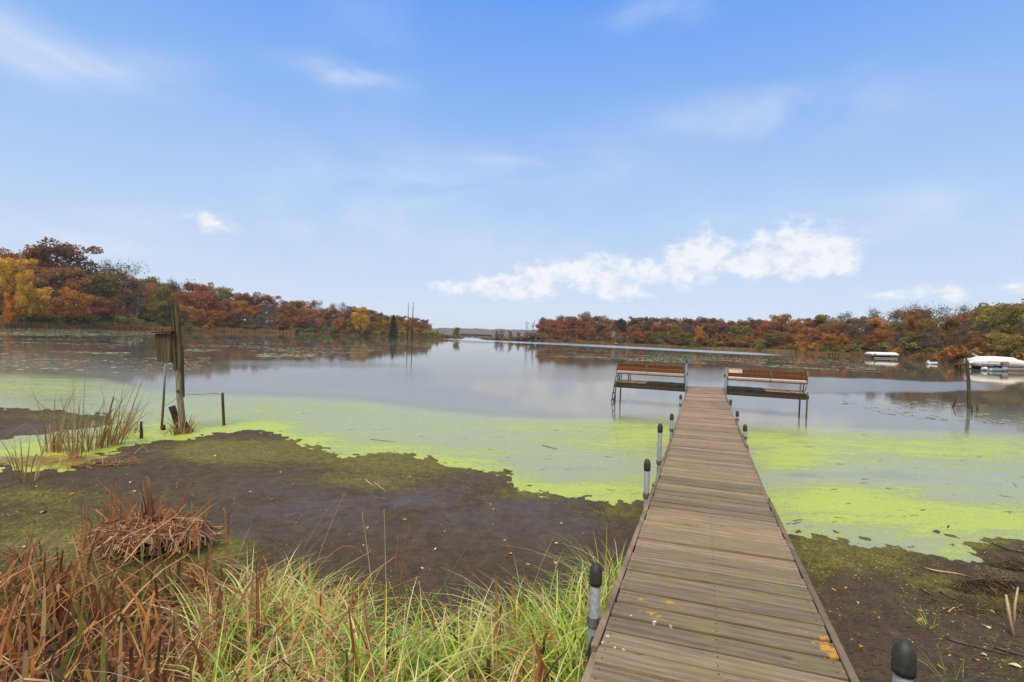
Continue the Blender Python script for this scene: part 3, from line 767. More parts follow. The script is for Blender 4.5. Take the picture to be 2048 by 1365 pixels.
# ------------------------------------------------------------------ bench platforms either side of the dock head
PZ = 0.865; WING = 2.42; PD = 1.12
for sd in (-1, 1):
    u0, u1 = sd * (DOCK_W / 2 + 0.09), sd * (DOCK_W / 2 + 0.09 + WING)
    def wp(u, ds, z): 
        p = DOCK0 + DIRV * (PLAT_S + ds) + DIRU * u
        return Vector((p.x, p.y, z))
    nb = 16
    for k in range(nb):
        u = u0 + (u1 - u0) * (k + 0.5) / nb
        rj = random.Random(k + 100 * sd)
        mb = MB().box(wp(u, PD / 2, PZ - 0.018 + rj.gauss(0, 0.0035)), (WING / nb - 0.012, PD + rj.uniform(-.02, .02), 0.034), DIRU, DIRV, 0.004)
        part('deck_board', mb, MAT_DARKWOOD if k % 16 < 9 and sd < 0 or (sd > 0 and k < 8) else MAT_PLANK, dock)
    for ds in (0.02, PD - 0.02):
        for z, hh in ((PZ - 0.085, 0.095), (PZ - 0.187, 0.095)):
            off = 0.0 if z > PZ - 0.1 else 0.012
            mb = MB().box(wp((u0 + u1) / 2, ds - off if ds < 0.5 else ds + off, z), (WING + 0.02, 0.038, hh), DIRU, DIRV, 0.004)
            part('frame_beam', mb, MAT_DARKWOOD, dock)
    mb = MB().box(wp(u1, PD / 2, PZ - 0.13), (0.038, PD, 0.19), DIRU, DIRV, 0.004)
    part('frame_beam', mb, MAT_DARKWOOD, dock)
    for ds, du in ((-0.01, 0.0), (PD + 0.05, 0.02)):
        p = wp(u1 + sd * (0.05 - du), ds, 0)
        mb = MB(); mb.tube([(p.x - 0.02, p.y, -0.6), (p.x, p.y, PZ + (0.02 if ds < 0.5 else 0.36))], 0.027, 10)
        part('platform_leg', mb, MAT_DARKIRON, dock, smooth=True)
        mb = MB().box(p + Vector((0, 0, PZ - 0.14)), (0.09, 0.09, 0.10), DIRU, DIRV, 0.008)
        part('leg_bracket', mb, MAT_CAP, dock)
    # the bench: two back boards towards the shore, seat over the water side
    base = wp((u0 + u1) / 2, 0.35, PZ)
    lab = ('red-brown slatted bench whose two back boards are both full length, by the ladder', 'red-brown slatted bench with a shortened top back board leaving a pale gap') [sd > 0]
    bench = thing('bench', tuple(base), lab, 'bench', 'benches at the dock head')
    ua, ub = u0 + sd * 0.02, u1 + sd * 0.03
    b0, b1 = 0.10, 0.20                                   # back plane near platform front, raked
    def back_pt(u, h): return wp(u, 0.02 - 0.10 * (h - 0.40), PZ + h)
    hs = [(0.41, 0.548), (0.558, 0.69)]
    rake = Vector((0, 0, 1)) - DIRV * 0.10
    for i, (h0, h1) in enumerate(hs):
        v0, v1 = ua, ub
        if sd > 0 and i == 1: v0 = u0 + 0.48
        c = back_pt((v0 + v1) / 2, (h0 + h1) / 2)
        mb = MB().box(c, (abs(v1 - v0), h1 - h0, 0.036), DIRU, rake, 0.006)
        part('back_board', mb, MAT_BENCH, bench)
    if sd > 0:
        mb = MB(); c = back_pt(u0 + 0.24, 0.685); mb.box(c, (0.46, 0.012, 0.012), DIRU, rake)
        part('back_rail', mb, MAT_SEAT, bench)
        mb = MB().box(back_pt(u0 + 0.24, 0.60), (0.44, 0.115, 0.02), DIRU, rake, 0.003)  # panel added in the gap, coloured as bright water showing through
        part('back_board', mb, MAT_SEAT, bench)['label'] = 'pale panel standing in for bright water through the gap'
    for i in range(3):
        c = wp((ua + ub) / 2, 0.13 + 0.135 * i, PZ + 0.335 + 0.036 * i)
        mb = MB().box(c, (abs(ub - ua), 0.130, 0.030), DIRU, DIRV + Vector((0, 0, 0.27)), 0.004)
        part('seat_board', mb, MAT_SEAT, bench)
    mb = MB().box(wp((ua + ub) / 2, 0.055, PZ + 0.298), (abs(ub - ua), 0.03, 0.04), DIRU, DIRV)
    part('seat_rail', mb, MAT_DARKIRON, bench)
    for k, u in enumerate((ua + sd * 0.0, (ua + ub) / 2 + sd * 0.12, ub)):
        end = k != 1
        pts = [back_pt(u, 0.70 if end else 0.67) - DIRV * 0.035, back_pt(u, 0.42) - DIRV * 0.035, wp(u, -0.01, PZ + 0.30), wp(u, 0.1, PZ + 0.285), wp(u, 0.48, PZ + 0.385)]
        mb = MB(); mb.tube(pts, 0.014 if end else 0.012, 8)
        part('bracket', mb, MAT_STEEL, bench, smooth=True)
        if end:
            mb = MB(); mb.tube([wp(u, -0.01, PZ + 0.30), wp(u - sd * 0.03 * (k > 1), 0.01, PZ + 0.16), wp(u - sd * 0.10 * (k > 1), 0.01, PZ - 0.01)], 0.016, 8)
            part('leg', mb, MAT_STEEL, bench, smooth=True)
            mb = MB(); mb.tube([wp(u, 0.46, PZ + 0.38), wp(u - sd * 0.04, 0.50, PZ - 0.005)], 0.018, 8)
            part('leg', mb, MAT_DARKIRON, bench, smooth=True)

# swim ladder hung on the outer end of the far-left platform
ul = -(DOCK_W / 2 + 0.09 + WING + 0.05)
def lp(du, ds, z):
    p = DOCK0 + DIRV * (PLAT_S + ds) + DIRU * (ul + du); return Vector((p.x, p.y, z))
lad = thing('ladder', tuple(lp(-0.35, 0.6, 0)), 'dark metal swim ladder hooked over the outer end of the bench platform', 'ladder')
for ds in (0.35, 0.85):
    mb = MB(); mb.tube([lp(0.42, ds, PZ), lp(0.40, ds, PZ + 0.28), lp(0.28, ds, PZ + 0.44), lp(0.12, ds, PZ + 0.46), lp(-0.03, ds, PZ + 0.30), lp(-0.10, ds, PZ - 0.1), lp(-0.24, ds, -0.35)], 0.017, 8)
    part('side_rail', mb, MAT_DARKIRON, lad, smooth=True)
for z in (0.62, 0.36, 0.10, -0.15):
    du = -0.10 - 0.14 * (PZ - 0.1 - z) / (PZ + 0.25)
    mb = MB().box(lp(du, 0.6, z), (0.07, 0.5, 0.025), DIRU, DIRV)
    part('rung', mb, MAT_DARKIRON, lad)

# ------------------------------------------------------------------ dead post with nest box, poles and wire
MAT_GREYPOST = wood('grey_split_post', [(0.25, (.05, .045, .030)), (0.5, (.155, .135, .095)), (0.75, (.30, .26, .19))], (.085, .085, .035), 0.35, axis=2)
MAT_OLDBOARD = wood('old_mossy_board', [(0.25, (.026, .022, .011)), (0.5, (.070, .058, .030)), (0.75, (.14, .115, .062))], (.085, .085, .028), 0.5, axis=2)
MAT_BOX = wood('nest_box_board', [(0.25, (.035, .025, .014)), (0.5, (.088, .064, .038)), (0.75, (.15, .112, .066))], (.07, .065, .03), 0.4, axis=2)
base = at_z(366, 864, 0.0); dep = (base - Vector((0, 0, CAM_Z))).dot(fw)
def PD_(px, py, dd=0.0): return at_d(px, py, dep + dd)
wpst = thing('wooden_post', tuple(base), 'tall grey split wooden post leaning in the shallows with a nest box fixed on it', 'post')
def slab(pts_px, th, dd0, name, mat, root):
    """board whose face outline follows the photograph, with real thickness going back"""
    f = [PD_(x, y, dd0) for x, y in pts_px]; b = [p + fw * th for p in f]
    n = len(f); mb = MB()
    area = sum((pts_px[i][0] * pts_px[(i + 1) % n][1] - pts_px[(i + 1) % n][0] * pts_px[i][1]) for i in range(n))
    fs = [tuple(range(n)), tuple(range(2 * n - 1, n - 1, -1))] + [(i, n + i, n + (i + 1) % n, (i + 1) % n) for i in range(n)]
    if area > 0: fs = [tuple(reversed(q)) for q in fs]
    mb.add(f + b, fs)
    return part(name, mb, mat, root)
mb = MB(); mb.tube([Vector((base.x, base.y, -0.3)), PD_(364, 840, .03), PD_(360, 800, .03), PD_(356, 740, .03), PD_(353, 690, .03)], [0.085, 0.072, 0.068, 0.062, 0.058], 9)
part('shaft', mb, MAT_GREYPOST, wpst)
slab([(346, 612), (350, 607), (354, 620), (357, 660), (360, 700), (361, 737), (353, 738), (350, 690), (348, 650)], 0.10, -0.03, 'split_board', MAT_OLDBOARD, wpst)
slab([(343, 622), (345, 609), (348, 650), (350, 690), (352.5, 739), (346, 740), (345, 700), (343, 660)], 0.08, -0.06, 'split_board', MAT_OLDBOARD, wpst)
slab([(362, 690), (364, 690), (367, 795), (364, 796)], 0.05, 0.05, 'split_board', MAT_OLDBOARD, wpst)
slab([(341, 650), (345, 650), (346, 726), (343, 726)], 0.24, -0.04, 'mount_board', MAT_OLDBOARD, wpst)
slab([(362, 838), (368, 842), (374, 851), (379, 856), (387, 868), (376, 869), (364, 869)], 0.07, 0.0, 'split_foot', MAT_DARKWOOD, wpst)
mb = MB(); mb.box(PD_(355.5, 783, -0.045), (0.04, 0.04, 0.05), (1, 0, 0), (0, 1, 0), 0.01)
part('iron_fitting', mb, MAT_RUST, wpst)
# the nest box: front, sides, floor and lid
bx = thing('nest_box', tuple(PD_(325, 725)), 'brown board nest box with a flat overhanging lid, hung beside the split grey post', 'nest box')
A, B = PD_(309.5, 668, -0.17), PD_(340, 667, -0.10)
Cc, Dd = PD_(313.5, 724, -0.17), PD_(340.5, 725, -0.10)
nbx = 4
backv = Vector((-0.02, 0.30, 0))
for k in range(nbx):
    t0, t1 = k / nbx + 0.008, (k + 1) / nbx - 0.008
    q = [A.lerp(B, t0), A.lerp(B, t1), Cc.lerp(Dd, t1), Cc.lerp(Dd, t0)]
    nn = backv.normalized() * 0.02
    vs = q + [p + nn for p in q]
    mb = MB().add(vs, [(3, 2, 1, 0), (4, 5, 6, 7), (0, 1, 5, 4), (1, 2, 6, 5), (2, 3, 7, 6), (3, 0, 4, 7)])
    part('front_board', mb, MAT_BOX, bx)
for a, c in ((A, Cc), (B, Dd)):
    n_ = (B - A).normalized() * 0.018
    q = [a + backv * 0.07, a + backv, c + backv, c + backv * 0.07]
    mb = MB().add(q + [p + n_ for p in q], [(3, 2, 1, 0), (4, 5, 6, 7), (0, 1, 5, 4), (1, 2, 6, 5), (2, 3, 7, 6), (3, 0, 4, 7)])
    part('side_board', mb, MAT_BOX, bx)
q = [A + backv, B + backv, Dd + backv, Cc + backv]; n_ = backv.normalized() * 0.018
mb = MB().add(q + [p + n_ for p in q], [(3, 2, 1, 0), (4, 5, 6, 7), (0, 1, 5, 4), (1, 2, 6, 5), (2, 3, 7, 6), (3, 0, 4, 7)])
part('back_board', mb, MAT_BOX, bx)
l0, l1 = PD_(301.5, 666.5, -0.24), PD_(342, 664, -0.2)
q = [l0, l1, l1 + backv * 1.1, l0 + backv * 1.1]; n_ = Vector((0, 0, 0.022))
mb = MB().add(q + [p + n_ for p in q], [(3, 2, 1, 0), (4, 5, 6, 7), (0, 1, 5, 4), (1, 2, 6, 5), (2, 3, 7, 6), (3, 0, 4, 7)])
part('lid', mb, MAT_BENCH, bx)
q = [Cc, Dd, Dd + backv, Cc + backv]; n_ = Vector((0, 0, 0.02))
mb = MB().add(q + [p + n_ for p in q], [(3, 2, 1, 0), (4, 5, 6, 7), (0, 1, 5, 4), (1, 2, 6, 5), (2, 3, 7, 6), (3, 0, 4, 7)])
part('floor_board', mb, MAT_BOX, bx)
# leaning pipe under the box
pb = at_z(323, 859, 0); pd_ = (pb - Vector((0, 0, CAM_Z))).dot(fw)
pole = thing('metal_pole', tuple(pb), 'thin leaning galvanised pole rusted at the foot, under the nest box', 'pole')
mid = at_d(327, 805, pd_)
mb = MB(); mb.tube([pb - Vector((0, 0, .3)), pb, mid], 0.026, 8); part('rusty_foot', mb, MAT_RUST, pole, smooth=True)
mb = MB(); mb.tube([mid, at_d(331, 728, pd_)], 0.024, 8); part('shaft', mb, MAT_GALV, pole, smooth=True)
def stick(name, px0, py0, px1, py1, r0, r1, mat, label, cat, seg=4, group=None, jag=0.0, z0=0.0):
    b = at_z(px0, py0, z0); d = (b - Vector((0, 0, CAM_Z))).dot(fw); t = at_d(px1, py1, d)
    pts = [b - (t - b).normalized() * 0.25 + (t - b) * 0]
    for k in range(seg + 1):
        f = k / seg; p = b.lerp(t, f); pts.append(p + Vector((random.uniform(-jag, jag), random.uniform(-jag, jag), 0)))
    rr = [r0] + [r0 + (r1 - r0) * k / seg for k in range(seg + 1)]
    o = link(name, MB().tube(pts, rr, 8).mesh(name, mat, b, True), None, b)
    return tag(o, label, cat, group)
stick('wooden_stub', 327, 861, 327, 850, 0.045, 0.04, MAT_DARKWOOD, 'short dark rotten stub standing at the foot of the leaning galvanised pole', 'stub', 2, None, 0.004)
stick('iron_rod', 448, 851, 445, 786, 0.034, 0.032, MAT_RUST, 'upright rusty iron rod standing alone in the duckweed near the nest box', 'rod', 3, None, 0.002)
stick('wooden_stake', 283, 878, 282, 843, 0.035, 0.02, MAT_DARKWOOD, 'short black pointed stake between the cattails and the leaning pole', 'stake', 3, None, 0.004)
stick('broken_branch', 358, 858, 344, 813, 0.055, 0.075, MAT_DARKWOOD, 'thick broken dark branch stub leaning beside the foot of the split post', 'branch', 3, None, 0.008)
def wire(pts, name, label, mat, r=0.006, sag=0.03):
    pts = [Vector(p) for p in pts]; out_ = []
    for a, b in zip(pts[:-1], pts[1:]):
        for k in range(9):
            f = k / 8; out_.append(a.lerp(b, f) - Vector((0, 0, sag * 4 * f * (1 - f))))
    o = link(name, MB().tube(out_, r, 5).mesh(name, mat, out_[0], True), None, out_[0])
    return tag(o, label, 'wire')
rodp = at_z(448, 851, 0); rd = (rodp - Vector((0, 0, CAM_Z))).dot(fw)
wire([PD_(357, 788, -0.08), at_d(432, 787, rd - 0.03), at_d(444, 790, rd - 0.036)], 'fence_wire', 'slack grey wire strung from the split post across to the rusty iron rod', MAT_STEEL, 0.006, 0.02)
wire([PD_(353, 796, -0.08), at_d(340, 806, pd_), at_d(327, 811, pd_ - 0.03)], 'fence_wire', 'short drooping grey wire from the split post to the leaning galvanised pole', MAT_STEEL, 0.006, 0.02)

# ------------------------------------------------------------------ standing snag with an old box frame, and sticks, in the open water by the boats
MAT_SNAG = wood('brown_green_snag', [(0.25, (.02, .016, .008)), (0.5, (.06, .046, .022)), (0.75, (.12, .095, .045))], (.07, .075, .02), 0.5, axis=2)
sb = at_z(1939, 818, 0); sd_ = (sb - Vector((0, 0, CAM_Z))).dot(fw)
sn = thing('snag_post', tuple(sb), 'dark mossy post with a broken top standing in the water before the covered pontoon boat', 'post')
mb = MB(); mb.tube([sb - Vector((0, 0, .5)), at_d(1938, 805, sd_), at_d(1937, 760, sd_), at_d(1934.5, 728, sd_)], [0.085, 0.07, 0.062, 0.058], 9); part('shaft', mb, MAT_SNAG, sn)
mb = MB(); mb.tube([at_d(1933.5, 729, sd_), at_d(1932.5, 717, sd_ + .02)], [0.05, 0.03], 6); part('splinter', mb, MAT_SNAG, sn)
mb = MB(); mb.tube([at_d(1936, 729, sd_), at_d(1936, 721, sd_)], [0.045, 0.02], 6); part('splinter', mb, MAT_SNAG, sn)
fb = thing('broken_nest_box', tuple(at_d(1915, 757, sd_ + .3)), 'broken open nest box with a pale flat lid hanging beside the mossy post', 'nest box')
mb = MB().box(at_d(1917, 728.5, sd_ + .25), (0.42, 0.38, 0.03), (1, 0, 0.03), (0, 1, 0)); part('lid', mb, MAT_SNAG, fb)
for x, w in ((1910.5, 0.05), (1914, 0.10), (1921, 0.04)):
    mb = MB().box(at_d(x, 742, sd_ + .25), (w, 0.03, 0.48), (1, 0, 0.03), (0, 1, 0)); part('side_board', mb, MAT_SNAG, fb)
mb = MB().box(at_d(1916, 756, sd_ + .25), (0.30, 0.25, 0.03), (1, 0, 0.03), (0, 1, 0)); part('floor_board', mb, MAT_SNAG, fb)
mb = MB(); mb.tube([at_d(1918, 729.5, sd_ + .2), at_d(1936, 731, sd_)], 0.022, 6); part('arm', mb, MAT_SNAG, fb)
stick('broken_stick', 1905, 815, 1912, 799, 0.035, 0.02, MAT_DARKWOOD, 'crooked dark broken stick poking from the water beside a lily pad', 'stick', 3, 'sticks by the mossy post', 0.02)
stick('broken_stick', 1944.5, 826, 1944, 811, 0.022, 0.02, MAT_DARKWOOD, 'thin upright dark stick standing close against the mossy post', 'stick', 2, 'sticks by the mossy post', 0.01)
stick('broken_stick', 1955, 823, 1954.5, 808, 0.026, 0.022, MAT_RUST, 'reddish upright stick standing a little apart from the mossy post', 'stick', 2, 'sticks by the mossy post', 0.01)

# ------------------------------------------------------------------ boats and shore things
MAT_WHITE = plain('white_canvas', (.80, .79, .77), 0.7, scale=3, color2=(.66, .64, .62))
MAT_BOATW = plain('white_hull_paint', (.74, .76, .78), 0.35, scale=4, color2=(.6, .62, .64))
MAT_ALU = plain('bare_aluminium', (.34, .40, .43), 0.4, 0.4, scale=5, color2=(.24, .29, .31))
MAT_BLACK = plain('black_plastic', (.012, .012, .012), 0.5)
MAT_PINK = plain('faded_red_panel', (.42, .16, .13), 0.6, scale=3)
MAT_BLUE = plain('dark_blue_canvas', (.03, .05, .14), 0.6)
MAT_TUBE = plain('aluminium_float', (.30, .28, .24), 0.5, 0.3, color2=(.12, .09, .06))
# covered pontoon boat
pc = at_z(2020, 742, 0); pdp = (pc - Vector((0, 0, CAM_Z))).dot(fw); mpp = pdp / F_PX
ptn = thing('pontoon_boat', tuple(pc), 'pontoon boat moored at the reeds under a full white canvas cover', 'boat')
ax = Vector((1, 0.04, 0)).normalized(); ay = Vector((-ax.y, ax.x, 0))
def bp(px, py, back=0.0): return at_d(px, py, pdp) + ay * back
for bk in (0.2, 2.0):
    a, b = bp(1966, 739, bk), bp(2075, 741, bk)
    mb = MB(); mb.tube([a, a + ax * 0.3, b - ax * 0.9, b], [0.15, 0.30, 0.30, 0.05], 12); part('float', mb, MAT_TUBE, ptn, True)
mb = MB().box((bp(1962, 733) + bp(2074, 736)) / 2 + ay * 1.15, (110 * mpp, 2.3, 0.10), ax, ay); part('deck', mb, MAT_DARKIRON, ptn)
zt = [(1961, 717.5), (1968, 717), (1979, 713.5), (1990, 714.0), (2004, 713.5), (2020, 714.5), (2034, 715.5), (2040, 719), (2048, 722), (2060, 725), (2074, 729)]
mb = MB(); rg_ = []
for i, (x, y) in enumerate(zt):
    lo = 732.5 + 0.03 * (x - 1961)
    sag = 0.05 * math.sin(i * 2.2)
    e = 719.5 + 0.035 * (x - 1961) if x < 2050 else y + 2
    rg_.append([bp(x, lo, 0.0), bp(x, e, -0.03 + sag), bp(x, min(y, e) + 0.6, 0.45), bp(x, y, 1.1), bp(x, min(y, e) + 0.6, 1.8), bp(x, e, 2.3), bp(x, lo, 2.32)])
mb.loft([list(reversed(r)) for r in rg_]); part('canvas_cover', mb, MAT_WHITE, ptn, True)
for yy in (722.5, 727.5):
    mb = MB().box((bp(1962, yy) + bp(2050, yy + 2.6)) / 2 - ay * 0.03, (88 * mpp, 0.025, 0.06), ax, ay); part('rail_stripe', mb, MAT_BOATW, ptn)
mb = MB().box(bp(2009.5, 727) - ay * 0.045, (18.5 * mpp, 0.03, 6 * mpp), ax, ay, 0.005); part('side_panel', mb, MAT_PINK, ptn)
mb = MB(); mb.tube([bp(1975, 714.5, 1.1), bp(1960, 709, 1.1)], 0.045, 6); part('flag_pole', mb, MAT_WHITE, ptn, True)
mb = MB()
mb.loft([[bp(1954 + 0.3, 727 - dy, 1.15 + dx) for dx, dy in ((-.22, -2.2), (.22, -2.2), (.25, 2), (.15, 3.2), (-.15, 3.2), (-.25, 2))], [bp(1960, 727 - dy, 1.15 + dx) for dx, dy in ((-.22, -2.2), (.22, -2.2), (.25, 1.8), (.15, 2.6), (-.15, 2.6), (-.25, 1.8))]])
em = part('outboard_motor', mb, MAT_WHITE, ptn, True)
mb = MB().box(bp(1957, 733.5, 1.15), (0.14, 0.12, 0.55), ax, ay, 0.03); part('motor_leg', mb, MAT_WHITE, em)
# small aluminium fishing boat in front
fc = at_z(1990, 742.5, 0); fdp = (fc - Vector((0, 0, CAM_Z))).dot(fw); fm = fdp / F_PX
fbt = thing('rowing_boat', tuple(fc), 'small grey-green aluminium fishing boat floating in front of the covered pontoon boat', 'boat')
L_ = 48 * fm; mb = MB(); rg_ = []
for t in np.linspace(0, 1, 9):
    w = 0.62 * (1 - t ** 3 * 0.94); zz = 0.30 + 0.26 * t ** 2; x = -L_ * 0.42 + L_ * t * 0.98
    c = fc + ax * x
    rg_.append([c + ay * q * w + Vector((0, 0, z)) for q, z in ((1.0, zz), (0.8, 0.02), (0, -0.08 + 0.3 * t ** 5), (-0.8, 0.02), (-1.0, zz), (-0.93, zz - 0.03), (0, 0.12 + 0.25 * t ** 4), (0.93, zz - 0.03))])
mb.loft(rg_); part('hull', mb, MAT_ALU, fbt, True)
for t in (0.3, 0.58):
    mb = MB().box(fc + ax * (-L_ * 0.42 + L_ * t) + Vector((0, 0, 0.30)), (0.25, 1.1, 0.05), ax, ay); part('thwart', mb, MAT_ALU, fbt)
mb = MB().box(fc + ax * (L_ * 0.12) + Vector((0, 0, 0.62)), (0.6, 0.5, 0.16), ax, ay, 0.04); part('seat', mb, MAT_BLACK, fbt)
mb = MB(); mb.tube([fc + ax * (L_ * 0.22) + Vector((0, 0, 0.4)), fc + ax * (L_ * 0.31) + Vector((0, 0, 1.0))], [0.16, 0.12], 8); part('trolling_motor', mb, MAT_BLACK, fbt, True)
mb = MB().box(fc - ax * (L_ * 0.47) + Vector((0, 0, 0.30)), (0.5, 0.34, 0.34), ax, ay, 0.08); part('outboard_motor', mb, MAT_WHITE, fbt)
# boat lift with a long white canopy
lc = at_z(1773, 718, 0); ldp = (lc - Vector((0, 0, CAM_Z))).dot(fw); lm = ldp / F_PX
lift = thing('boat_lift', tuple(lc), 'boat lift with a long flat white canopy standing at the edge of the reeds', 'boat lift')
def lpx(px, py, bk=0.0): return at_d(px, py, ldp) + ay * bk
rg_ = []
for x in (1746.5, 1748, 1756, 1772, 1790, 1797.5, 1799.5):
    yo = 0.022 * (x - 1746); k = 0.0 if 1747 < x < 1799 else 1.0
    rg_.append([lpx(x, 711.0 + yo - k, q) for q in (0, 2.9)] + [lpx(x, 708.0 + yo + k, 2.9), lpx(x, 705.2 + yo + k * 2, 2.2), lpx(x, 704.6 + yo + k * 2, 1.45), lpx(x, 705.2 + yo + k * 2, 0.7), lpx(x, 708.0 + yo + k, 0)])
mb = MB(); mb.loft(rg_); part('canopy', mb, MAT_WHITE, lift, True)
mb = MB().box(lpx(1750, 708.5, -0.02), (5 * lm, 0.03, 2 * lm), ax, ay); part('canopy_flap', mb, MAT_STEEL, lift)
for x in (1750, 1795):
    for bk in (0.1, 2.8):
        mb = MB(); mb.tube([lpx(x, 711, bk), lpx(x + 0.2, 722, bk)], 0.06, 6); part('leg', mb, MAT_STEEL, lift)
for bk in (0.1, 2.8):
    mb = MB(); mb.tube([lpx(1749, 716, bk), lpx(1796, 717.3, bk)], 0.06, 6); part('side_rail', mb, MAT_BOATW, lift)
hb = MB(); rg_ = []
for t in np.linspace(0, 1, 7):
    w = 0.8 * (1 - t ** 3 * 0.9); c = lpx(1757 + 34 * t, 716.0 + 0.7 * t, 1.45)
    rg_.append([c + ay * q * w + Vector((0, 0, z)) for q, z in ((1, .35 + .1 * t), (0.7, -.1), (-.7, -.1), (-1, .35 + .1 * t))])
hb.loft(rg_)
hbt = link('motor_boat', hb.mesh('motor_boat', MAT_BLUE, lc, True), None, lc); tag(hbt, 'small dark blue boat raised under the white canopy of the lift', 'boat')
# small white runabout beyond
def small_boat(px, py, wpx, hpx, label, mat, group='small white boats along the reedy shore', cover=False):
    c = at_z(px, py, 0); d = (c - Vector((0, 0, CAM_Z))).dot(fw); k = d / F_PX
    L = wpx * k; H = hpx * k
    o = thing('moored_boat', tuple(c), label, 'boat', group)
    mb = MB(); rg = []
    for t in np.linspace(0, 1, 7):
        w = 0.28 * L * (1 - t ** 3 * 0.93) * 0.6 + 0.1
        cc = c + ax * (-L / 2 + L * t)
        rg.append([cc + ay * q * w + Vector((0, 0, z)) for q, z in ((1, H * (.55 + .15 * t)), (0.7, -0.05), (-.7, -0.05), (-1, H * (.55 + .15 * t)))])
    mb.loft(rg); part('hull', mb, mat, o, True)
    mb = MB()
    if cover:
        mb.loft([[c + ax * x * L + ay * q * 0.5 + Vector((0, 0, H * z * f)) for q, z in ((.8, .55), (.4, .95), (-.4, .95), (-.8, .55))] for x, f in ((-.42, .7), (-.3, 1), (.1, 1), (.4, .75))]); part('cover', mb, MAT_WHITE, o, True)
    else:
        mb.box(c - ax * L * 0.46 + Vector((0, 0, H * 0.75)), (0.3 * H, 0.35, 0.55 * H), ax, ay, 0.04); part('outboard_motor', mb, MAT_WHITE, o)
    return o
small_boat(1865, 729, 20, 7, 'small white open boat with an outboard, between the lift and the pontoon boat', MAT_BOATW)
small_boat(1234, 689.5, 10, 5.5, 'small white covered boat drawn up below the house among the trees', MAT_WHITE, cover=True)
small_boat(1342, 694.4, 7, 2.2, 'low white boat pulled into green shore plants before the white-walled house', MAT_BOATW)
small_boat(1505, 700.8, 16, 2.2, 'long low pale punt lying along the tan reeds past the orange tree', MAT_BOATW)
small_boat(1048, 683.4, 4, 2.5, 'tiny white boat out by the tall bare dead trees', MAT_WHITE, cover=True)
small_boat(1220, 689.0, 3, 2.2, 'tiny white skiff with a motor beside the covered boat', MAT_BOATW)
small_boat(1206, 688.4, 3, 2.2, 'tiny white dinghy with a motor at the end of the tan reed strip', MAT_BOATW)
# brown wooden jetty at the reeds
jc = at_z(1668, 712, 0.0)
jt = thing('jetty', tuple(jc), 'low dark wooden jetty lying in front of the pale reeds', 'jetty')
jd = (jc - Vector((0, 0, CAM_Z))).dot(fw); jm = jd / F_PX
mb = MB().box(jc + Vector((0, 0, 0.42)), (22 * jm, 1.2, 0.12), ax, ay); part('deck', mb, MAT_DARKWOOD, jt)
for x in (-9, -3, 3, 9):
    mb = MB(); mb.tube([jc + ax * x * jm + Vector((0, 0, -.4)), jc + ax * x * jm + Vector((0, 0, 0.75))], 0.07, 6); part('pile', mb, MAT_DARKWOOD, jt)
# open pavilion by the reeds
vp = at_d(1911, 717, 118); vz = gz(vp.x, vp.y); vp = Vector((vp.x, vp.y, vz)); vm = 118 / F_PX
pav = thing('pavilion', tuple(vp), 'small dark-roofed open shelter with pale posts behind the brown reeds', 'shelter')
top = at_d(1911, 706.5, 118).z
mb = MB(); c = Vector((vp.x, vp.y, top)); a, b = 1.9, 1.6
mb.add([c + Vector((-a, -b, 0)), c + Vector((a, -b, 0)), c + Vector((a, b, 0)), c + Vector((-a, b, 0)), c + Vector((-0.7, 0, 0.7)), c + Vector((0.7, 0, 0.7))], [(0, 1, 5, 4), (1, 2, 5), (2, 3, 4, 5), (3, 0, 4), (3, 2, 1, 0)]); part('roof', mb, MAT_DARKIRON, pav)
for x in (-1.7, -0.6, 0.6, 1.7):
    for y in (-1.4, 1.4):
        mb = MB().box(Vector((vp.x + x, vp.y + y, (vz + top) / 2)), (0.12, 0.12, top - vz)); part('post', mb, MAT_STEEL, pav)
mb = MB().box(Vector((vp.x, vp.y - 1.4, vz + 0.9)), (3.4, 0.06, 0.08)); part('rail', mb, MAT_STEEL, pav)

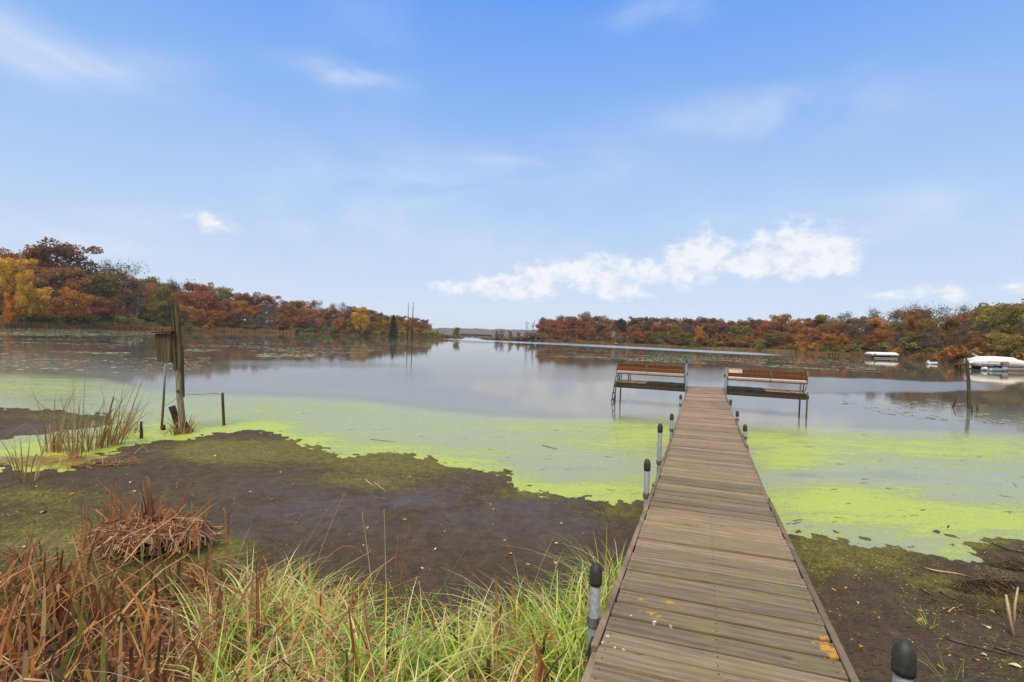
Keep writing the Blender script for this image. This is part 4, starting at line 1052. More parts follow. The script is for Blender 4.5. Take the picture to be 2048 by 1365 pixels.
# houses half hidden in the wood across the lake
MAT_HOUSE = plain('white_siding', (.78, .79, .80), 0.7, scale=2, var=0.15); MAT_GREYSIDING = plain('blue_grey_siding', (.22, .25, .30), 0.7, scale=2)
MAT_ROOF = plain('dark_shingle_roof', (.05, .048, .05), 0.85, scale=3); MAT_GLASS = plain('dark_window_glass', (.03, .035, .045), 0.12)
def house(px, pyb, pyt, depth, wpx, label, wallm):
    p = at_d(px, pyb, depth); k = depth / F_PX
    z0 = gz(p.x, p.y) - 0.3; zt = at_d(px, pyt, depth).z; W = wpx * k; H = (zt - z0)
    b = Vector((p.x, p.y, z0)); h = thing('lake_house', tuple(b), label, 'house', 'houses in the wood across the lake')
    wall_h = H * 0.72
    mb = MB(); D = 7.0
    v = [b + Vector((x, y, z)) for x, y, z in ((-W / 2, 0, 0), (W / 2, 0, 0), (W / 2, D, 0), (-W / 2, D, 0), (-W / 2, 0, wall_h), (W / 2, 0, wall_h), (W / 2, D, wall_h), (-W / 2, D, wall_h), (0, 0, H - .1), (0, D, H - .1))]
    mb.add(v, [(0, 1, 5, 8, 4), (1, 2, 6, 5), (2, 3, 7, 9, 6), (3, 0, 4, 7), (3, 2, 1, 0), (4, 8, 9, 7), (8, 5, 6, 9)]); part('wall', mb, wallm, h)
    for sgn in (-1, 1):
        mb = MB(); e0 = b + Vector((sgn * (W / 2 + 0.3), -0.4, wall_h - 0.15)); e1 = b + Vector((0, -0.4, H))
        dd = Vector((0, D + 0.8, 0)); t = Vector((0, 0, 0.14))
        q = [e0, e1, e1 + dd, e0 + dd]; fcs = [(0, 1, 2, 3), (7, 6, 5, 4), (1, 0, 4, 5), (2, 1, 5, 6), (3, 2, 6, 7), (0, 3, 7, 4)]
        if sgn > 0: fcs = [tuple(reversed(f)) for f in fcs]
        mb.add([x - t * 0 for x in q] + [x + t for x in q], [tuple(reversed(f)) for f in fcs]); part('roof', mb, MAT_ROOF, h)
    nw = max(2, int(W / 2.2))
    for r in range(2 if wall_h > 4.5 else 1):
        for i in range(nw):
            c = b + Vector((-W / 2 + W * (i + .5) / nw, -0.02, wall_h * (0.36 + 0.42 * r)))
            wn = part('window', MB().box(c, (W / nw * 0.55, 0.06, 1.3)), MAT_HOUSE if wallm is not MAT_HOUSE else MAT_GREYSIDING, h)
            part('pane', MB().box(c - Vector((0, 0.035, 0)), (W / nw * 0.45, 0.03, 1.1)), MAT_GLASS, wn)
house(1226, 681, 660, 246, 26, 'blue-grey gabled house half hidden by trees above the covered boat', MAT_GREYSIDING)
house(1268, 676, 660, 258, 11, 'white gabled house peeping between trunks next to the dark round pine', MAT_HOUSE)
house(1350, 684, 660, 222, 19, 'white house showing in pieces behind the olive tree before the orange tree', MAT_HOUSE)

MAT_BRIDGE = plain('dark_bridge_steel', (.022, .020, .019), 0.8, scale=1)
# bridge over the gap and the two tall poles
bcz = 1.9
b0, b1 = at_d(906, 672, 470), at_d(984, 675, 470)
brg = thing('bridge', ((b0.x + b1.x) / 2, b0.y, 0), 'long low dark bridge crossing the narrow gap between the two shores', 'bridge')
mb = MB().box(((b0.x + b1.x) / 2, b0.y, bcz), (b1.x - b0.x, 5, 1.5)); part('deck', mb, MAT_BRIDGE, brg)
for x in np.linspace(b0.x + 3, b1.x - 3, 6):
    mb = MB().box((x, b0.y, 0.2), (0.9, 4, 2.6)); part('pier', mb, MAT_DARKIRON, brg)
mb = MB().box(((b0.x + b1.x) / 2, b0.y - 2.4, bcz + 1.35), (b1.x - b0.x, 0.12, 0.12)); part('railing', mb, MAT_DARKIRON, brg)
for x in np.linspace(b0.x, b1.x, 14):
    mb = MB().box((x, b0.y - 2.4, bcz + 0.95), (0.14, 0.14, 0.8)); part('rail_post', mb, MAT_DARKIRON, brg)
for px, py, lab in ((817, 605, 'thinner of two tall brown utility poles rising above the end of the wooded bank'), (826.5, 604, 'stouter of two tall brown utility poles, closer to the bridge gap')):
    d = 236.0; g = at_d(px - 2, 672, d); z0 = gz(g.x, g.y); t = at_d(px, py, d)
    up_ = thing('utility_pole', (g.x, g.y, z0), lab, 'utility pole', 'tall poles at the gap')
    th = 0.19 if px < 820 else 0.27
    mb = MB(); mb.tube([(g.x, g.y, z0 - .3), (g.x, g.y, (z0 + t.z) / 2), (g.x, g.y, t.z)], [th * 1.3, th, th * 0.42], 8); part('shaft', mb, MAT_RUST, up_, True)
    mb = MB().box((g.x, g.y - 0.2, t.z - 3.4), (0.9, 0.1, 0.12)); part('crossarm', mb, MAT_RUST, up_)

# ------------------------------------------------------------------ trees
def leaf_quads(C, S, rg, elong=1.5, droop=0.0):
    """leaf-clump faces: C (n,3) centres, S (n,) sizes -> V, F"""
    n = len(C)
    a = rg.normal(size=(n, 3)); a[:, 2] *= 0.7; a /= np.linalg.norm(a, axis=1)[:, None]
    b = rg.normal(size=(n, 3)); b -= (b * a).sum(1)[:, None] * a; b /= np.linalg.norm(b, axis=1)[:, None]
    a = a * (S * elong)[:, None] * 0.5; b = b * S[:, None] * 0.5
    k = rg.uniform(0.4, 1.0, (n, 1))
    V = np.stack([C - a, C - b * k, C + a, C + b], 1)
    F = np.arange(n * 4).reshape(n, 4)
    return V.reshape(-1, 3), F
def foliage_mat(name, trans=0.25):
    m, nt, out = material(name)
    oi = new(nt, 'ShaderNodeObjectInfo')
    t = ATTR(nt, 'col', 'Color'); sp = new(nt, 'ShaderNodeSeparateColor'); nt.links.new(t, sp.inputs[0])
    base = oi.outputs['Color']
    c = MIX(nt, 1.0, base, RAMP(nt, sp.outputs[0], [(0.0, (.62, .62, .64)), (0.5, (1.02, 1.02, 1.02)), (1.0, (1.5, 1.48, 1.4))]), 'MULTIPLY')
    c = MIX(nt, SS(nt, sp.outputs[1], 0.5, 1.0, 0, 0.75), c, (.125, .095, .075))
    hs = new(nt, 'ShaderNodeHueSaturation'); nt.links.new(c, hs.inputs['Color'])
    put(nt, hs.inputs['Hue'], M(nt, 'ADD', 0.485, M(nt, 'MULTIPLY', sp.outputs[2], 0.035))); hs.inputs['Saturation'].default_value = 1.0
    c = hs.outputs[0]
    d = new(nt, 'ShaderNodeBsdfDiffuse'); nt.links.new(c, d.inputs[0])
    tl = new(nt, 'ShaderNodeBsdfTranslucent'); nt.links.new(c, tl.inputs[0])
    mx = new(nt, 'ShaderNodeMixShader'); mx.inputs[0].default_value = trans
    nt.links.new(d.outputs[0], mx.inputs[1]); nt.links.new(tl.outputs[0], mx.inputs[2]); nt.links.new(mx.outputs[0], out.inputs[0])
    return m
MAT_LEAF = foliage_mat('tree_foliage', 0.42)
MAT_BARK = plain('dark_bark', (.085, .068, .055), 0.9, scale=3, color2=(.035, .028, .023))
MAT_BIRCH = plain('white_birch_bark', (.62, .58, .52), 0.8, scale=2, color2=(.40, .36, .32))
MAT_DEADBARK = plain('grey_dead_bark', (.10, .088, .080), 0.9, scale=3, color2=(.05, .042, .038))

def skeleton(rg, H, trunk_h, R, nl=8, lean=0.05, r0=0.28, spread=1.0):
    """trunk with forked limbs -> (MB, limb tips)"""
    mb = MB(); tips = []
    lx, ly = rg.normal(0, lean, 2)
    n = 7; pts = []
    for k in range(n):
        f = k / (n - 1); z = f * H * 0.88
        pts.append((lx * z + rg.normal(0, 0.10) * f * 2, ly * z + rg.normal(0, 0.10) * f * 2, z - (0.6 if k == 0 else 0)))
    rad = [r0 * (1.25 if k == 0 else 1) * (1 - 0.9 * k / (n - 1)) + 0.02 for k in range(n)]
    mb.tube(pts, rad, 7)
    tr = np.array(pts)
    for k in range(nl):
        h = trunk_h + (H * 0.78 - trunk_h) * (k + rg.uniform(0, 0.8)) / nl
        f = h / (H * 0.88); j = min(int(f * (n - 1)), n - 2); g = f * (n - 1) - j
        st_ = tr[j] * (1 - g) + tr[j + 1] * g
        an = k * 2.4 + rg.uniform(-0.5, 0.5)
        ln = R * rg.uniform(0.65, 1.05) * (1.0 - 0.45 * max(0, f - 0.4)) * spread
        up_a = rg.uniform(0.35, 0.95) + 0.5 * f
        d = np.array([math.cos(an), math.sin(an), math.tan(min(up_a, 1.2)) * 0.8]); 
        e = st_ + np.array([d[0] * ln, d[1] * ln, min(d[2] * ln * 0.6, H * 0.95 - h)])
        mid = (st_ + e) / 2 + np.array([0, 0, -0.06 * ln]) + rg.normal(0, 0.15, 3)
        r1 = max(r0 * (1 - f) * 0.55, 0.05)
        mb.tube([st_, mid, e], [r1, r1 * 0.65, r1 * 0.25], 5, False)
        tips.append((st_, mid, e))
        for q in range(3):
            s_ = mid * (1 - q * 0.3) + e * q * 0.3
            e2 = s_ + rg.normal(0, 1, 3) * np.array([1, 1, 0.5]) * ln * 0.33 + np.array([0, 0, ln * 0.22])
            mb.tube([s_, (s_ + e2) / 2 + rg.normal(0, .1, 3), e2], [r1 * 0.45, r1 * 0.3, 0.015], 4, False)
            tips.append((s_, (s_ + e2) / 2, e2))
    return mb, tips
def oak(seed, H=15.0, R=5.2, trunk_h=4.0, lobes=34, per=88, leaf=0.37, sparse=0.0, twig=0.3, flat=0.75):
    rg = np.random.default_rng(seed)
    mb, tips = skeleton(rg, H, trunk_h, R, 9, 0.03, 0.30)
    C = []; S = []; T = []
    cen = []
    for (a, b, e) in tips:
        if rg.random() > sparse: cen.append((e, rg.uniform(0.9, 1.7)))
        if rg.random() < 0.35: cen.append(((b + e) / 2, rg.uniform(0.8, 1.3)))
    # fill out the dome
    for k in range(lobes):
        th = rg.uniform(0, 6.283); f = rg.uniform(0.0, 1.0)
        z = trunk_h * 0.9 + (H - trunk_h) * (0.10 + 0.88 * f)
        rr = R * math.sqrt(max(0.02, 1 - (abs(f - 0.45) / 0.62) ** 2)) * rg.uniform(0.45, 0.98)
        cen.append((np.array([rr * math.cos(th), rr * math.sin(th), z - 0.6]), rg.uniform(0.85, 1.75)))
    for c, r in cen:
        n = int(per * r * r / 1.4)
        d = rg.normal(size=(n, 3)); d /= np.linalg.norm(d, axis=1)[:, None]
        rad = r * rg.uniform(0.35, 1.08, n) ** 0.6
        P = c + d * rad[:, None] * np.array([1, 1, flat])
        C.append(P); S.append(rg.uniform(0.6, 1.25, n) * leaf)
        tone = np.clip(rg.normal(0.5, 0.11) + rg.normal(0, 0.20, n), 0, 1)
        br = np.clip(rg.uniform(0.1, 0.62) + rg.normal(0, 0.18, n), 0, 1)
        hue = np.clip(rg.uniform(0.15, 0.85) + rg.normal(0, 0.15, n), 0, 1)
        T.append(np.stack([tone, br, hue], 1))
    nf = 1300                                              # loose leaves through the whole crown
    d = rg.normal(size=(nf, 3)); d /= np.linalg.norm(d, axis=1)[:, None]; rad = rg.random(nf) ** 0.4
    C.append(np.stack([d[:, 0] * rad * R * 1.02, d[:, 1] * rad * R * 1.02, trunk_h + (H - trunk_h) * (0.46 + 0.5 * d[:, 2] * rad)], 1)); S.append(rg.uniform(.5, 1.1, nf) * leaf)
    T.append(np.clip(np.stack([rg.normal(.5, .2, nf), rg.uniform(0, .9, nf), rg.uniform(.1, .9, nf)], 1), 0, 1))
    C = np.vstack(C); S = np.concatenate(S); T = np.vstack(T)
    keep = C[:, 2] > trunk_h * 0.55
    C, S, T = C[keep], S[keep], T[keep]
    V, F = leaf_quads(C, S, rg)
    crown = mesh_np('crown', V, F, MAT_LEAF, col=np.repeat(T, 4, 0))
    return mb.mesh('trunk', MAT_BARK, smooth=True), crown
def twiggy(seed, H=13.0, R=3.6, n_tw=2600, bark=None, leafy=500):
    rg = np.random.default_rng(seed)
    mb, tips = skeleton(rg, H, 3.0, R, 10, 0.04, 0.20)
    C = []
    for (a, b, e) in tips:
        n = n_tw // len(tips)
        f = rg.uniform(0.2, 1.15, n)[:, None]
        P = np.where(f < 0.5, a + (b - a) * f * 2, b + (e - b) * (f - 0.5) * 2) + rg.normal(0, 0.55, (n, 3))
        C.append(P)
    C = np.vstack(C); n = len(C)
    a = rg.normal(size=(n, 3)) + np.array([0, 0, 1.1]); a /= np.linalg.norm(a, axis=1)[:, None]; a *= rg.uniform(0.35, 0.9, n)[:, None]
    b = rg.normal(size=(n, 3)); b -= (b * a).sum(1)[:, None] * a / (a * a).sum(1)[:, None]; b /= np.linalg.norm(b, axis=1)[:, None]; b *= rg.uniform(0.02, 0.05, n)[:, None]
    V = np.stack([C - b, C + b, C + a + b * 0.3, C + a - b * 0.3], 1).reshape(-1, 3); F = np.arange(n * 4).reshape(n, 4)
    T = np.stack([np.full(n, 0.4), np.full(n, 0.95), np.full(n, 0.5)], 1) * rg.uniform(0.8, 1.05, (n, 1))
    k = rg.integers(0, n, leafy)
    V2, F2 = leaf_quads(C[k] + rg.normal(0, .3, (leafy, 3)), rg.uniform(0.2, 0.42, leafy), rg)
    T2 = np.clip(np.stack([rg.normal(.5, .2, leafy), rg.uniform(0.1, 0.7, leafy), rg.uniform(0, 1, leafy)], 1), 0, 1)
    crown = mesh_np('crown', np.vstack([V, V2]), np.vstack([F, F2 + n * 4]), MAT_LEAF, col=np.vstack([np.repeat(T, 4, 0), np.repeat(T2, 4, 0)]))
    return mb.mesh('trunk', bark or MAT_BARK, smooth=True), crown
def bush(seed, H=2.6, R=1.7, n=620, leaf=0.26):
    rg = np.random.default_rng(seed); C = []; T = []
    for k in range(11):
        c = np.array([rg.normal(0, R * 0.45), rg.normal(0, R * 0.45), H * rg.uniform(0.15, 0.78)])
        r = rg.uniform(0.45, 0.85) * R * 0.6; q = n // 11
        d = rg.normal(size=(q, 3)); d /= np.linalg.norm(d, axis=1)[:, None]
        C.append(c + d * (r * rg.uniform(0.4, 1.1, q))[:, None])
        T.append(np.clip(np.stack([rg.normal(.5, .1) + rg.normal(0, .2, q), rg.uniform(0, .6) + rg.normal(0, .15, q), rg.uniform(0, 1) + rg.normal(0, .1, q)], 1), 0, 1))
    C = np.vstack(C); T = np.vstack(T); C[:, 2] = np.abs(C[:, 2])
    V, F = leaf_quads(C, rg.uniform(.6, 1.3, len(C)) * leaf, rg)
    mb = MB()
    for k in range(5):
        an = k * 1.3; mb.tube([(0.1 * math.cos(an), 0.1 * math.sin(an), -0.3), (R * .35 * math.cos(an), R * .35 * math.sin(an), H * 0.7)], [0.04, 0.012], 4)
    return mb.mesh('stem', MAT_BARK), mesh_np('foliage', V, F, MAT_LEAF, col=np.repeat(T, 4, 0))
def pine(seed, H=14.0, R=3.6, round_=False):
    rg = np.random.default_rng(seed)
    mb = MB(); mb.tube([(0, 0, -0.5), (0.1, 0, H * .5), (0, 0.1, H * .95)], [0.28, 0.17, 0.04], 7)
    C = []; T = []
    n_t = 17 if not round_ else 12
    for k in range(n_t):
        f = k / (n_t - 1); z = H * (0.12 + 0.86 * f) if not round_ else H * (0.42 + 0.54 * f)
        rr = R * (1 - f * 0.95) + 0.25 if not round_ else R * 1.15 * math.sqrt(max(0.05, 1 - (f * 1.5 - 0.55) ** 2 / 0.95))
        for j in range(9):
            an = j * 0.7 + k * 0.37 + rg.uniform(-.15, .15); q = 30
            t = rg.uniform(0.25, 1, q); ln = rr * rg.uniform(0.75, 1.1)
            P = np.stack([np.cos(an) * ln * t, np.sin(an) * ln * t, z - (0.28 if not round_ else -0.05) * ln * t], 1) + rg.normal(0, 0.16 + 0.1 * round_, (q, 3))
            C.append(P); T.append(np.clip(np.stack([rg.normal(.4, .2, q), np.full(q, 0.1), rg.uniform(0, 1, q)], 1), 0, 1))
    C = np.vstack(C); T = np.vstack(T)
    V, F = leaf_quads(C, rg.uniform(.22, .5, len(C)), rg)
    return mb.mesh('trunk', MAT_BARK), mesh_np('crown', V, F, MAT_LEAF, col=np.repeat(T, 4, 0))

OAKS = [oak(100 + k, sparse=0.05 + 0.04 * (k % 4), lobes=26 + 4 * (k % 4), R=4.6 + 0.35 * (k % 4), trunk_h=2.6 + 0.6 * (k % 3)) for k in range(9)]
TWIG = [twiggy(200 + k) for k in range(5)]
BUSH = [bush(300 + k) for k in range(7)]
LOOSE = [oak(150 + k, sparse=0.3, lobes=15, R=4.6, trunk_h=3.2) for k in range(3)]
PINE = pine(400); RPINE = pine(401, round_=True)
BIRCH = twiggy(410, 11, 2.4, 500, MAT_BIRCH, 900)
DEAD = [twiggy(420 + k, 12, 2.2, 260, MAT_DEADBARK, 30) for k in range(3)]

PALETTE = {'rust-red': (.36, .138, .050), 'russet brown': (.31, .158, .064), 'dark maroon-brown': (.22, .115, .070), 'orange': (.46, .205, .050), 'golden yellow': (.62, .37, .050),
           'olive green': (.23, .195, .058), 'green': (.165, .20, .052), 'grey-brown': (.215, .165, .125), 'bright orange': (.66, .28, .035), 'dark green': (.050, .075, .040), 'yellow-olive': (.33, .27, .075)}
USED = {}
def plant_tree(kind, meshes, x, y, z, H, H0, color, label, cat, group=None, wide=1.0, rot=None, names=('trunk', 'crown')):
    r = thing(kind, (x, y, z), label, cat, group)
    s = H / H0
    r.scale = (s * wide, s * wide, s); r.rotation_euler = (0, 0, random.uniform(0, 6.28) if rot is None else rot)
    for nm, me in zip(names, meshes):
        o = link(nm, me, r); o.color = (*PALETTE[color], 1) if isinstance(color, str) else (*color, 1)
    return r
SKY_L = [(-160, 470), (-60, 500), (0, 510), (40, 505), (60, 492), (95, 486), (120, 492), (150, 502), (163, 522), (178, 530), (190, 518), (215, 514), (245, 530), (268, 540), (285, 552), (310, 551), (330, 560),
         (360, 560), (400, 566), (425, 575), (440, 572), (480, 580), (510, 587), (540, 592), (560, 598), (600, 598), (640, 604), (680, 606), (720, 612), (750, 620), (770, 628), (800, 631), (840, 636), (856, 642), (870, 656)]
SKY_R = [(1068, 652), (1080, 640), (1105, 637), (1125, 629), (1155, 626), (1190, 630), (1225, 638), (1262, 640), (1283, 632), (1330, 634), (1360, 638), (1400, 634), (1440, 637), (1500, 641), (1530, 636), (1555, 629), (1580, 632),
         (1610, 640), (1630, 638), (1650, 629), (1690, 627), (1715, 635), (1738, 620), (1760, 616), (1800, 612), (1850, 610), (1880, 604), (1930, 600), (1960, 601), (2010, 598), (2048, 606), (2120, 590), (2250, 580)]
ZL = [(-200, 45, 'by the golden maples'), (45, 130, 'on the tall rise'), (130, 185, 'in the dip past the rise'), (185, 240, 'about the white birch'), (240, 300, 'between birch and split post'),
      (300, 350, 'beyond the nest box'), (350, 420, 'past the split post'), (420, 490, 'in mid-bank over tan reeds'), (490, 560, 'where the tan reeds end'), (560, 630, 'just past the tan reeds'),
      (630, 700, 'halfway from reeds to poles'), (700, 760, 'near the rounded golden-olive oak'), (760, 812, 'about the dark spruce'), (812, 880, 'by the utility poles')]
ZR = [(1040, 1110, 'by the tall dead trees'), (1110, 1165, 'on the first hump'), (1165, 1225, 'next to the blue-grey house'), (1225, 1290, 'about the round dark pine'), (1290, 1340, 'between round pine and white house'),
      (1340, 1380, 'over the white-walled house'), (1380, 1440, 'about the bright orange maple'), (1440, 1500, 'by the small reddish maple'), (1500, 1560, 'above the long pale punt'), (1560, 1625, 'between punt and jetty'), (1625, 1690, 'behind the dark jetty'),
      (1690, 1745, 'just before the white canopy'), (1745, 1800, 'above the white canopy'), (1800, 1850, 'over the small open boat'), (1850, 1905, 'about the spreading orange maple'), (1905, 1955, 'above the pavilion'), (1955, 2300, 'above the pontoon boat')]
pending = []
def zone(px, Z):
    for a, b, t in Z:
        if a <= px < b: return t
    return Z[-1][2] if px > Z[-1][0] else Z[0][2]
ROWW = {0: 'at the shore', 1: 'mid-slope', 2: 'on the skyline'}
rgT = np.random.default_rng(77)
def grow_bank(Z, SKY, x0, x1, step, weights, banks):
    names = list(weights[0][1].keys())
    for row, (dd, fr, fst) in enumerate(((9, 0.50, 0.86), (26, 0.78, 0.80), (46, 1.0, 0.66))):
        px = x0 + rgT.uniform(0, step)
        while px < x1:
            pp = px + rgT.normal(0, step * 0.12)
            skyy = float(np.interp(pp, *zip(*SKY)))
            p = polar(pp, 690 if False else float(np.interp(pp, *zip(*(FAR + FAR2)))))
            a = p[0]; rs = float(r_shore(a)); r = rs + dd + rgT.uniform(-5, 6)
            X, Y = r * math.sin(a), r * math.cos(a)
            Zg = gz(X, Y)
            dep = X * fw.x + Y * fw.y
            ztop = CAM_Z + (hor(pp) - skyy) / F_PX * dep
            full = ztop - Zg
            H = full * (1.0 if row == 2 else fr) * rgT.uniform(0.88, 1.04 if row < 2 else 1.02)
            if row == 2: H *= 1.02
            H = max(H, 2.6)
            w = weights[0][1]
            for lim, ww in weights:
                if pp >= lim: w = ww
            ks = list(w.keys()); pr = np.array([w[k] for k in ks]); pr = pr / pr.sum()
            c = ks[rgT.choice(len(ks), p=pr)]
            if c == 'grey-brown' or (row == 0 and rgT.random() < 0.28):
                me = TWIG[rgT.integers(len(TWIG))]; H0 = 13.0; kind = 'bare_tree'; c2 = 'grey-brown' if c == 'grey-brown' else c; word = 'half-bare %s tree' % c2; wd = rgT.uniform(1.0, 1.35)
            else:
                me = OAKS[rgT.integers(len(OAKS))]; H0 = 15.0; kind = 'oak_tree'; word = '%s oak' % c; wd = rgT.uniform(0.95, 1.25); c2 = c
            size = 'tall' if H > 11 else 'middling' if H > 7 else 'small'
            pending.append((kind, me, X, Y, Zg - 0.1, H, H0, c2, '%s %s %s %s' % (size, word, ROWW[row], zone(pp, Z)), 'tree', banks, wd, pp))
            width_px = 0.62 * H * wd / dep * F_PX
            px += max(width_px * fst, 9)
L_W = [(-500, {'russet brown': 4, 'golden yellow': 3, 'orange': 1.5, 'grey-brown': 3.2, 'dark maroon-brown': 2}), (60, {'rust-red': 3, 'russet brown': 4, 'dark maroon-brown': 3, 'grey-brown': 3.2, 'orange': 1, 'olive green': 1.4}),
       (180, {'rust-red': 4, 'russet brown': 3, 'dark maroon-brown': 2, 'grey-brown': 4, 'olive green': 2.2, 'orange': 1.6}), (360, {'rust-red': 6, 'russet brown': 2.5, 'dark maroon-brown': 2.5, 'grey-brown': 3.2, 'orange': 2, 'olive green': 0.8}),
       (540, {'rust-red': 2.2, 'russet brown': 3, 'dark maroon-brown': 2.2, 'grey-brown': 3.2, 'olive green': 2, 'orange': 2, 'olive green': 0.8}), (690, {'orange': 2, 'olive green': 2, 'russet brown': 3, 'rust-red': 1.5, 'golden yellow': .8, 'dark maroon-brown': 1.5})]
R_W = [(1000, {'russet brown': 4, 'rust-red': 3, 'orange': 1.2, 'dark maroon-brown': 2, 'grey-brown': 2}), (1280, {'rust-red': 3, 'russet brown': 3, 'dark maroon-brown': 3, 'orange': 2, 'olive green': 2, 'grey-brown': 2.6}),
       (1520, {'olive green': 2.4, 'russet brown': 3, 'rust-red': 3, 'orange': 2, 'grey-brown': 2.6, 'dark maroon-brown': 2}), (1720, {'russet brown': 4, 'rust-red': 4, 'dark maroon-brown': 2.5, 'olive green': 2.2, 'orange': 2, 'grey-brown': 3.2}),
       (1930, {'yellow-olive': 5, 'olive green': 3, 'russet brown': 1.2, 'grey-brown': 2.6})]
grow_bank(ZL, SKY_L, -170, 862, 26, L_W, 'trees of the long wooded bank')
grow_bank(ZR, SKY_R, 1074, 2150, 26, R_W, 'trees of the wood behind the benches')
# shoreline bushes
def bush_row(Z, x0, x1, cols, grp, d0, hmin, hmax, st):
    px = x0
    while px < x1:
        pp = px + rgT.normal(0, 2)
        a, _r = polar(pp, float(np.interp(pp, *zip(*(FAR + FAR2))))); rs = float(r_shore(a)); r = rs + d0 + rgT.uniform(-2, 3)
        X, Y = r * math.sin(a), r * math.cos(a)
        w = cols[0][1]
        for lim, ww in cols:
            if pp >= lim: w = ww
        ks = list(w.keys()); pr = np.array([w[k] for k in ks]); c = ks[rgT.choice(len(ks), p=pr / pr.sum())]
        H = rgT.uniform(hmin, hmax); wd = rgT.uniform(1.1, 1.7)
        pending.append(('shrub', BUSH[rgT.integers(len(BUSH))], X, Y, gz(X, Y) - 0.1, H, 2.6, c, '%s %s shrub %s %s' % ('tall' if H > (hmin + hmax) / 2 else 'low', c, 'before the trees' if d0 < 15 else 'deep among trunks', zone(pp, Z)), 'shrub', grp, wd, pp))
        px += max(st, 1.25 * H * wd / r * F_PX * 0.55)
bush_row(ZL, -60, 380, [(-99, {'green': 4, 'olive green': 3, 'yellow-olive': 1.5})], 'shore shrubs of the long wooded bank', 6.5, 3.0, 5.2, 14)
bush_row(ZL, 385, 875, [(0, {'olive green': 3, 'green': 1, 'russet brown': 2, 'grey-brown': 3.2, 'orange': 2, 'olive green': 0.8}), (560, {'green': 2, 'olive green': 4, 'orange': .8, 'rust-red': .8, 'yellow-olive': 1}), (760, {'olive green': 3, 'yellow-olive': 3, 'russet brown': 2})], 'shore shrubs of the long wooded bank', 5.5, 2.4, 4.2, 13)
bush_row(ZL, -60, 860, [(-99, {'grey-brown': 3, 'russet brown': 2, 'dark maroon-brown': 2})], 'thicket shrubs inside the long wooded bank', 20, 3.6, 6.0, 13)
bush_row(ZR, 1085, 2100, [(1000, {'grey-brown': 3, 'russet brown': 2, 'dark maroon-brown': 2})], 'thicket shrubs inside the wood behind the benches', 20, 3.0, 5.0, 15)
bush_row(ZR, 1080, 2100, [(1000, {'grey-brown': 4, 'russet brown': 3, 'rust-red': 1}), (1290, {'green': 1.5, 'olive green': 2, 'russet brown': 2, 'grey-brown': 2.6}), (1500, {'green': 2, 'olive green': 3, 'orange': 1.2, 'russet brown': 1}), (1780, {'olive green': 2.5, 'orange': 2, 'yellow-olive': 2, 'green': 1, 'russet brown': 1.5})], 'shore shrubs of the wood behind the benches', 6.0, 2.0, 4.0, 14)
# label what would otherwise read alike: first by its neighbours, else as a declared look-alike
by = {}
for t in pending: by.setdefault(t[8], []).append(t)
ORD = ['first', 'second', 'third', 'fourth', 'fifth', 'sixth', 'seventh', 'eighth', 'ninth', 'tenth', 'eleventh', 'twelfth']
NUM = {2: 'two', 3: 'three', 4: 'four', 5: 'five', 6: 'six', 7: 'seven', 8: 'eight', 9: 'nine', 10: 'ten', 11: 'eleven', 12: 'twelve'}
for lab, ts_ in by.items():
    ts_.sort(key=lambda t: t[12] if t[12] < 950 else -t[12])          # counted towards the bridge gap
    for i, t in enumerate(ts_):
        L = lab
        if 1 < len(ts_) <= 12: L = lab + ', %s of %s towards the bridge' % (ORD[i], NUM[len(ts_)])
        w = L.split()
        if len(w) > 16: L = ' '.join(w[:-3])
        plant_tree(*t[:8], L, t[9], t[10], t[11], names=('stem', 'foliage') if t[0] == 'shrub' else ('trunk', 'crown'))

# trees that stand out
def special(kind, me, px, py_base, py_top, d, H0, color, label, cat='tree', wide=1.0, group=None, rot=None, names=('trunk', 'crown')):
    g = at_d(px, py_base, d); z = gz(g.x, g.y); H = at_d(px, py_top, d).z - z
    return plant_tree(kind, me, g.x, g.y, z - 0.1, H, H0, color, label, cat, group, wide, rot, names)
special('maple_tree', LOOSE[0], 12, 650, 512, 152, 15, 'golden yellow', 'large golden yellow maple over the near end of the wooded bank', wide=0.62)
special('maple_tree', LOOSE[1], 50, 650, 536, 149, 15, 'golden yellow', 'narrow golden maple leaning out beside the large golden one', wide=0.42)
special('maple_tree', LOOSE[2], 22, 650, 585, 148, 15, 'bright orange', 'low orange-gold maple under the two golden ones', wide=0.6)
special('birch_tree', BIRCH, 190, 655, 566, 200, 11, 'orange', 'slim birch with a bare white leaning stem and tan leaves', wide=0.9)
special('bare_tree', DEAD[0], 272, 656, 560, 203, 12, 'grey-brown', 'dark leafless tree with upswept forked stems behind the cattails', wide=0.9)
special('oak_tree', OAKS[3], 318, 657, 572, 214, 15, 'olive green', 'olive green oak rising straight behind the split post', wide=0.75)
special('oak_tree', OAKS[1], 398, 660, 622, 232, 15, 'bright orange', 'low fiery orange-red oak at the shore past the split post', wide=1.0)
special('oak_tree', OAKS[4], 612, 668, 644, 284, 15, 'rust-red', 'small bright red bush-like oak at the shore in mid-bank', wide=1.4)
special('oak_tree', LOOSE[1], 722, 672, 612, 250, 15, 'golden yellow', 'rounded golden-olive oak before the small dark spruce', wide=0.8)
special('spruce_tree', PINE, 786, 672, 630, 232, 14, 'dark green', 'small pointed dark spruce among orange oaks on the low bank', wide=1.0)
special('lone_tree', OAKS[8], 912, 677, 654, 262, 15, 'yellow-olive', 'lone yellow-green round tree standing on the spit beside the bridge', wide=0.95)
special('bare_tree', DEAD[1], 1054, 683, 638, 224, 12, 'grey-brown', 'slimmer of two tall bare dead trees at the tip of the spit', wide=0.7)
special('bare_tree', DEAD[2], 1064, 683, 636, 224, 12, 'grey-brown', 'wider forked tall bare dead tree beside the slim dead one', wide=0.9)
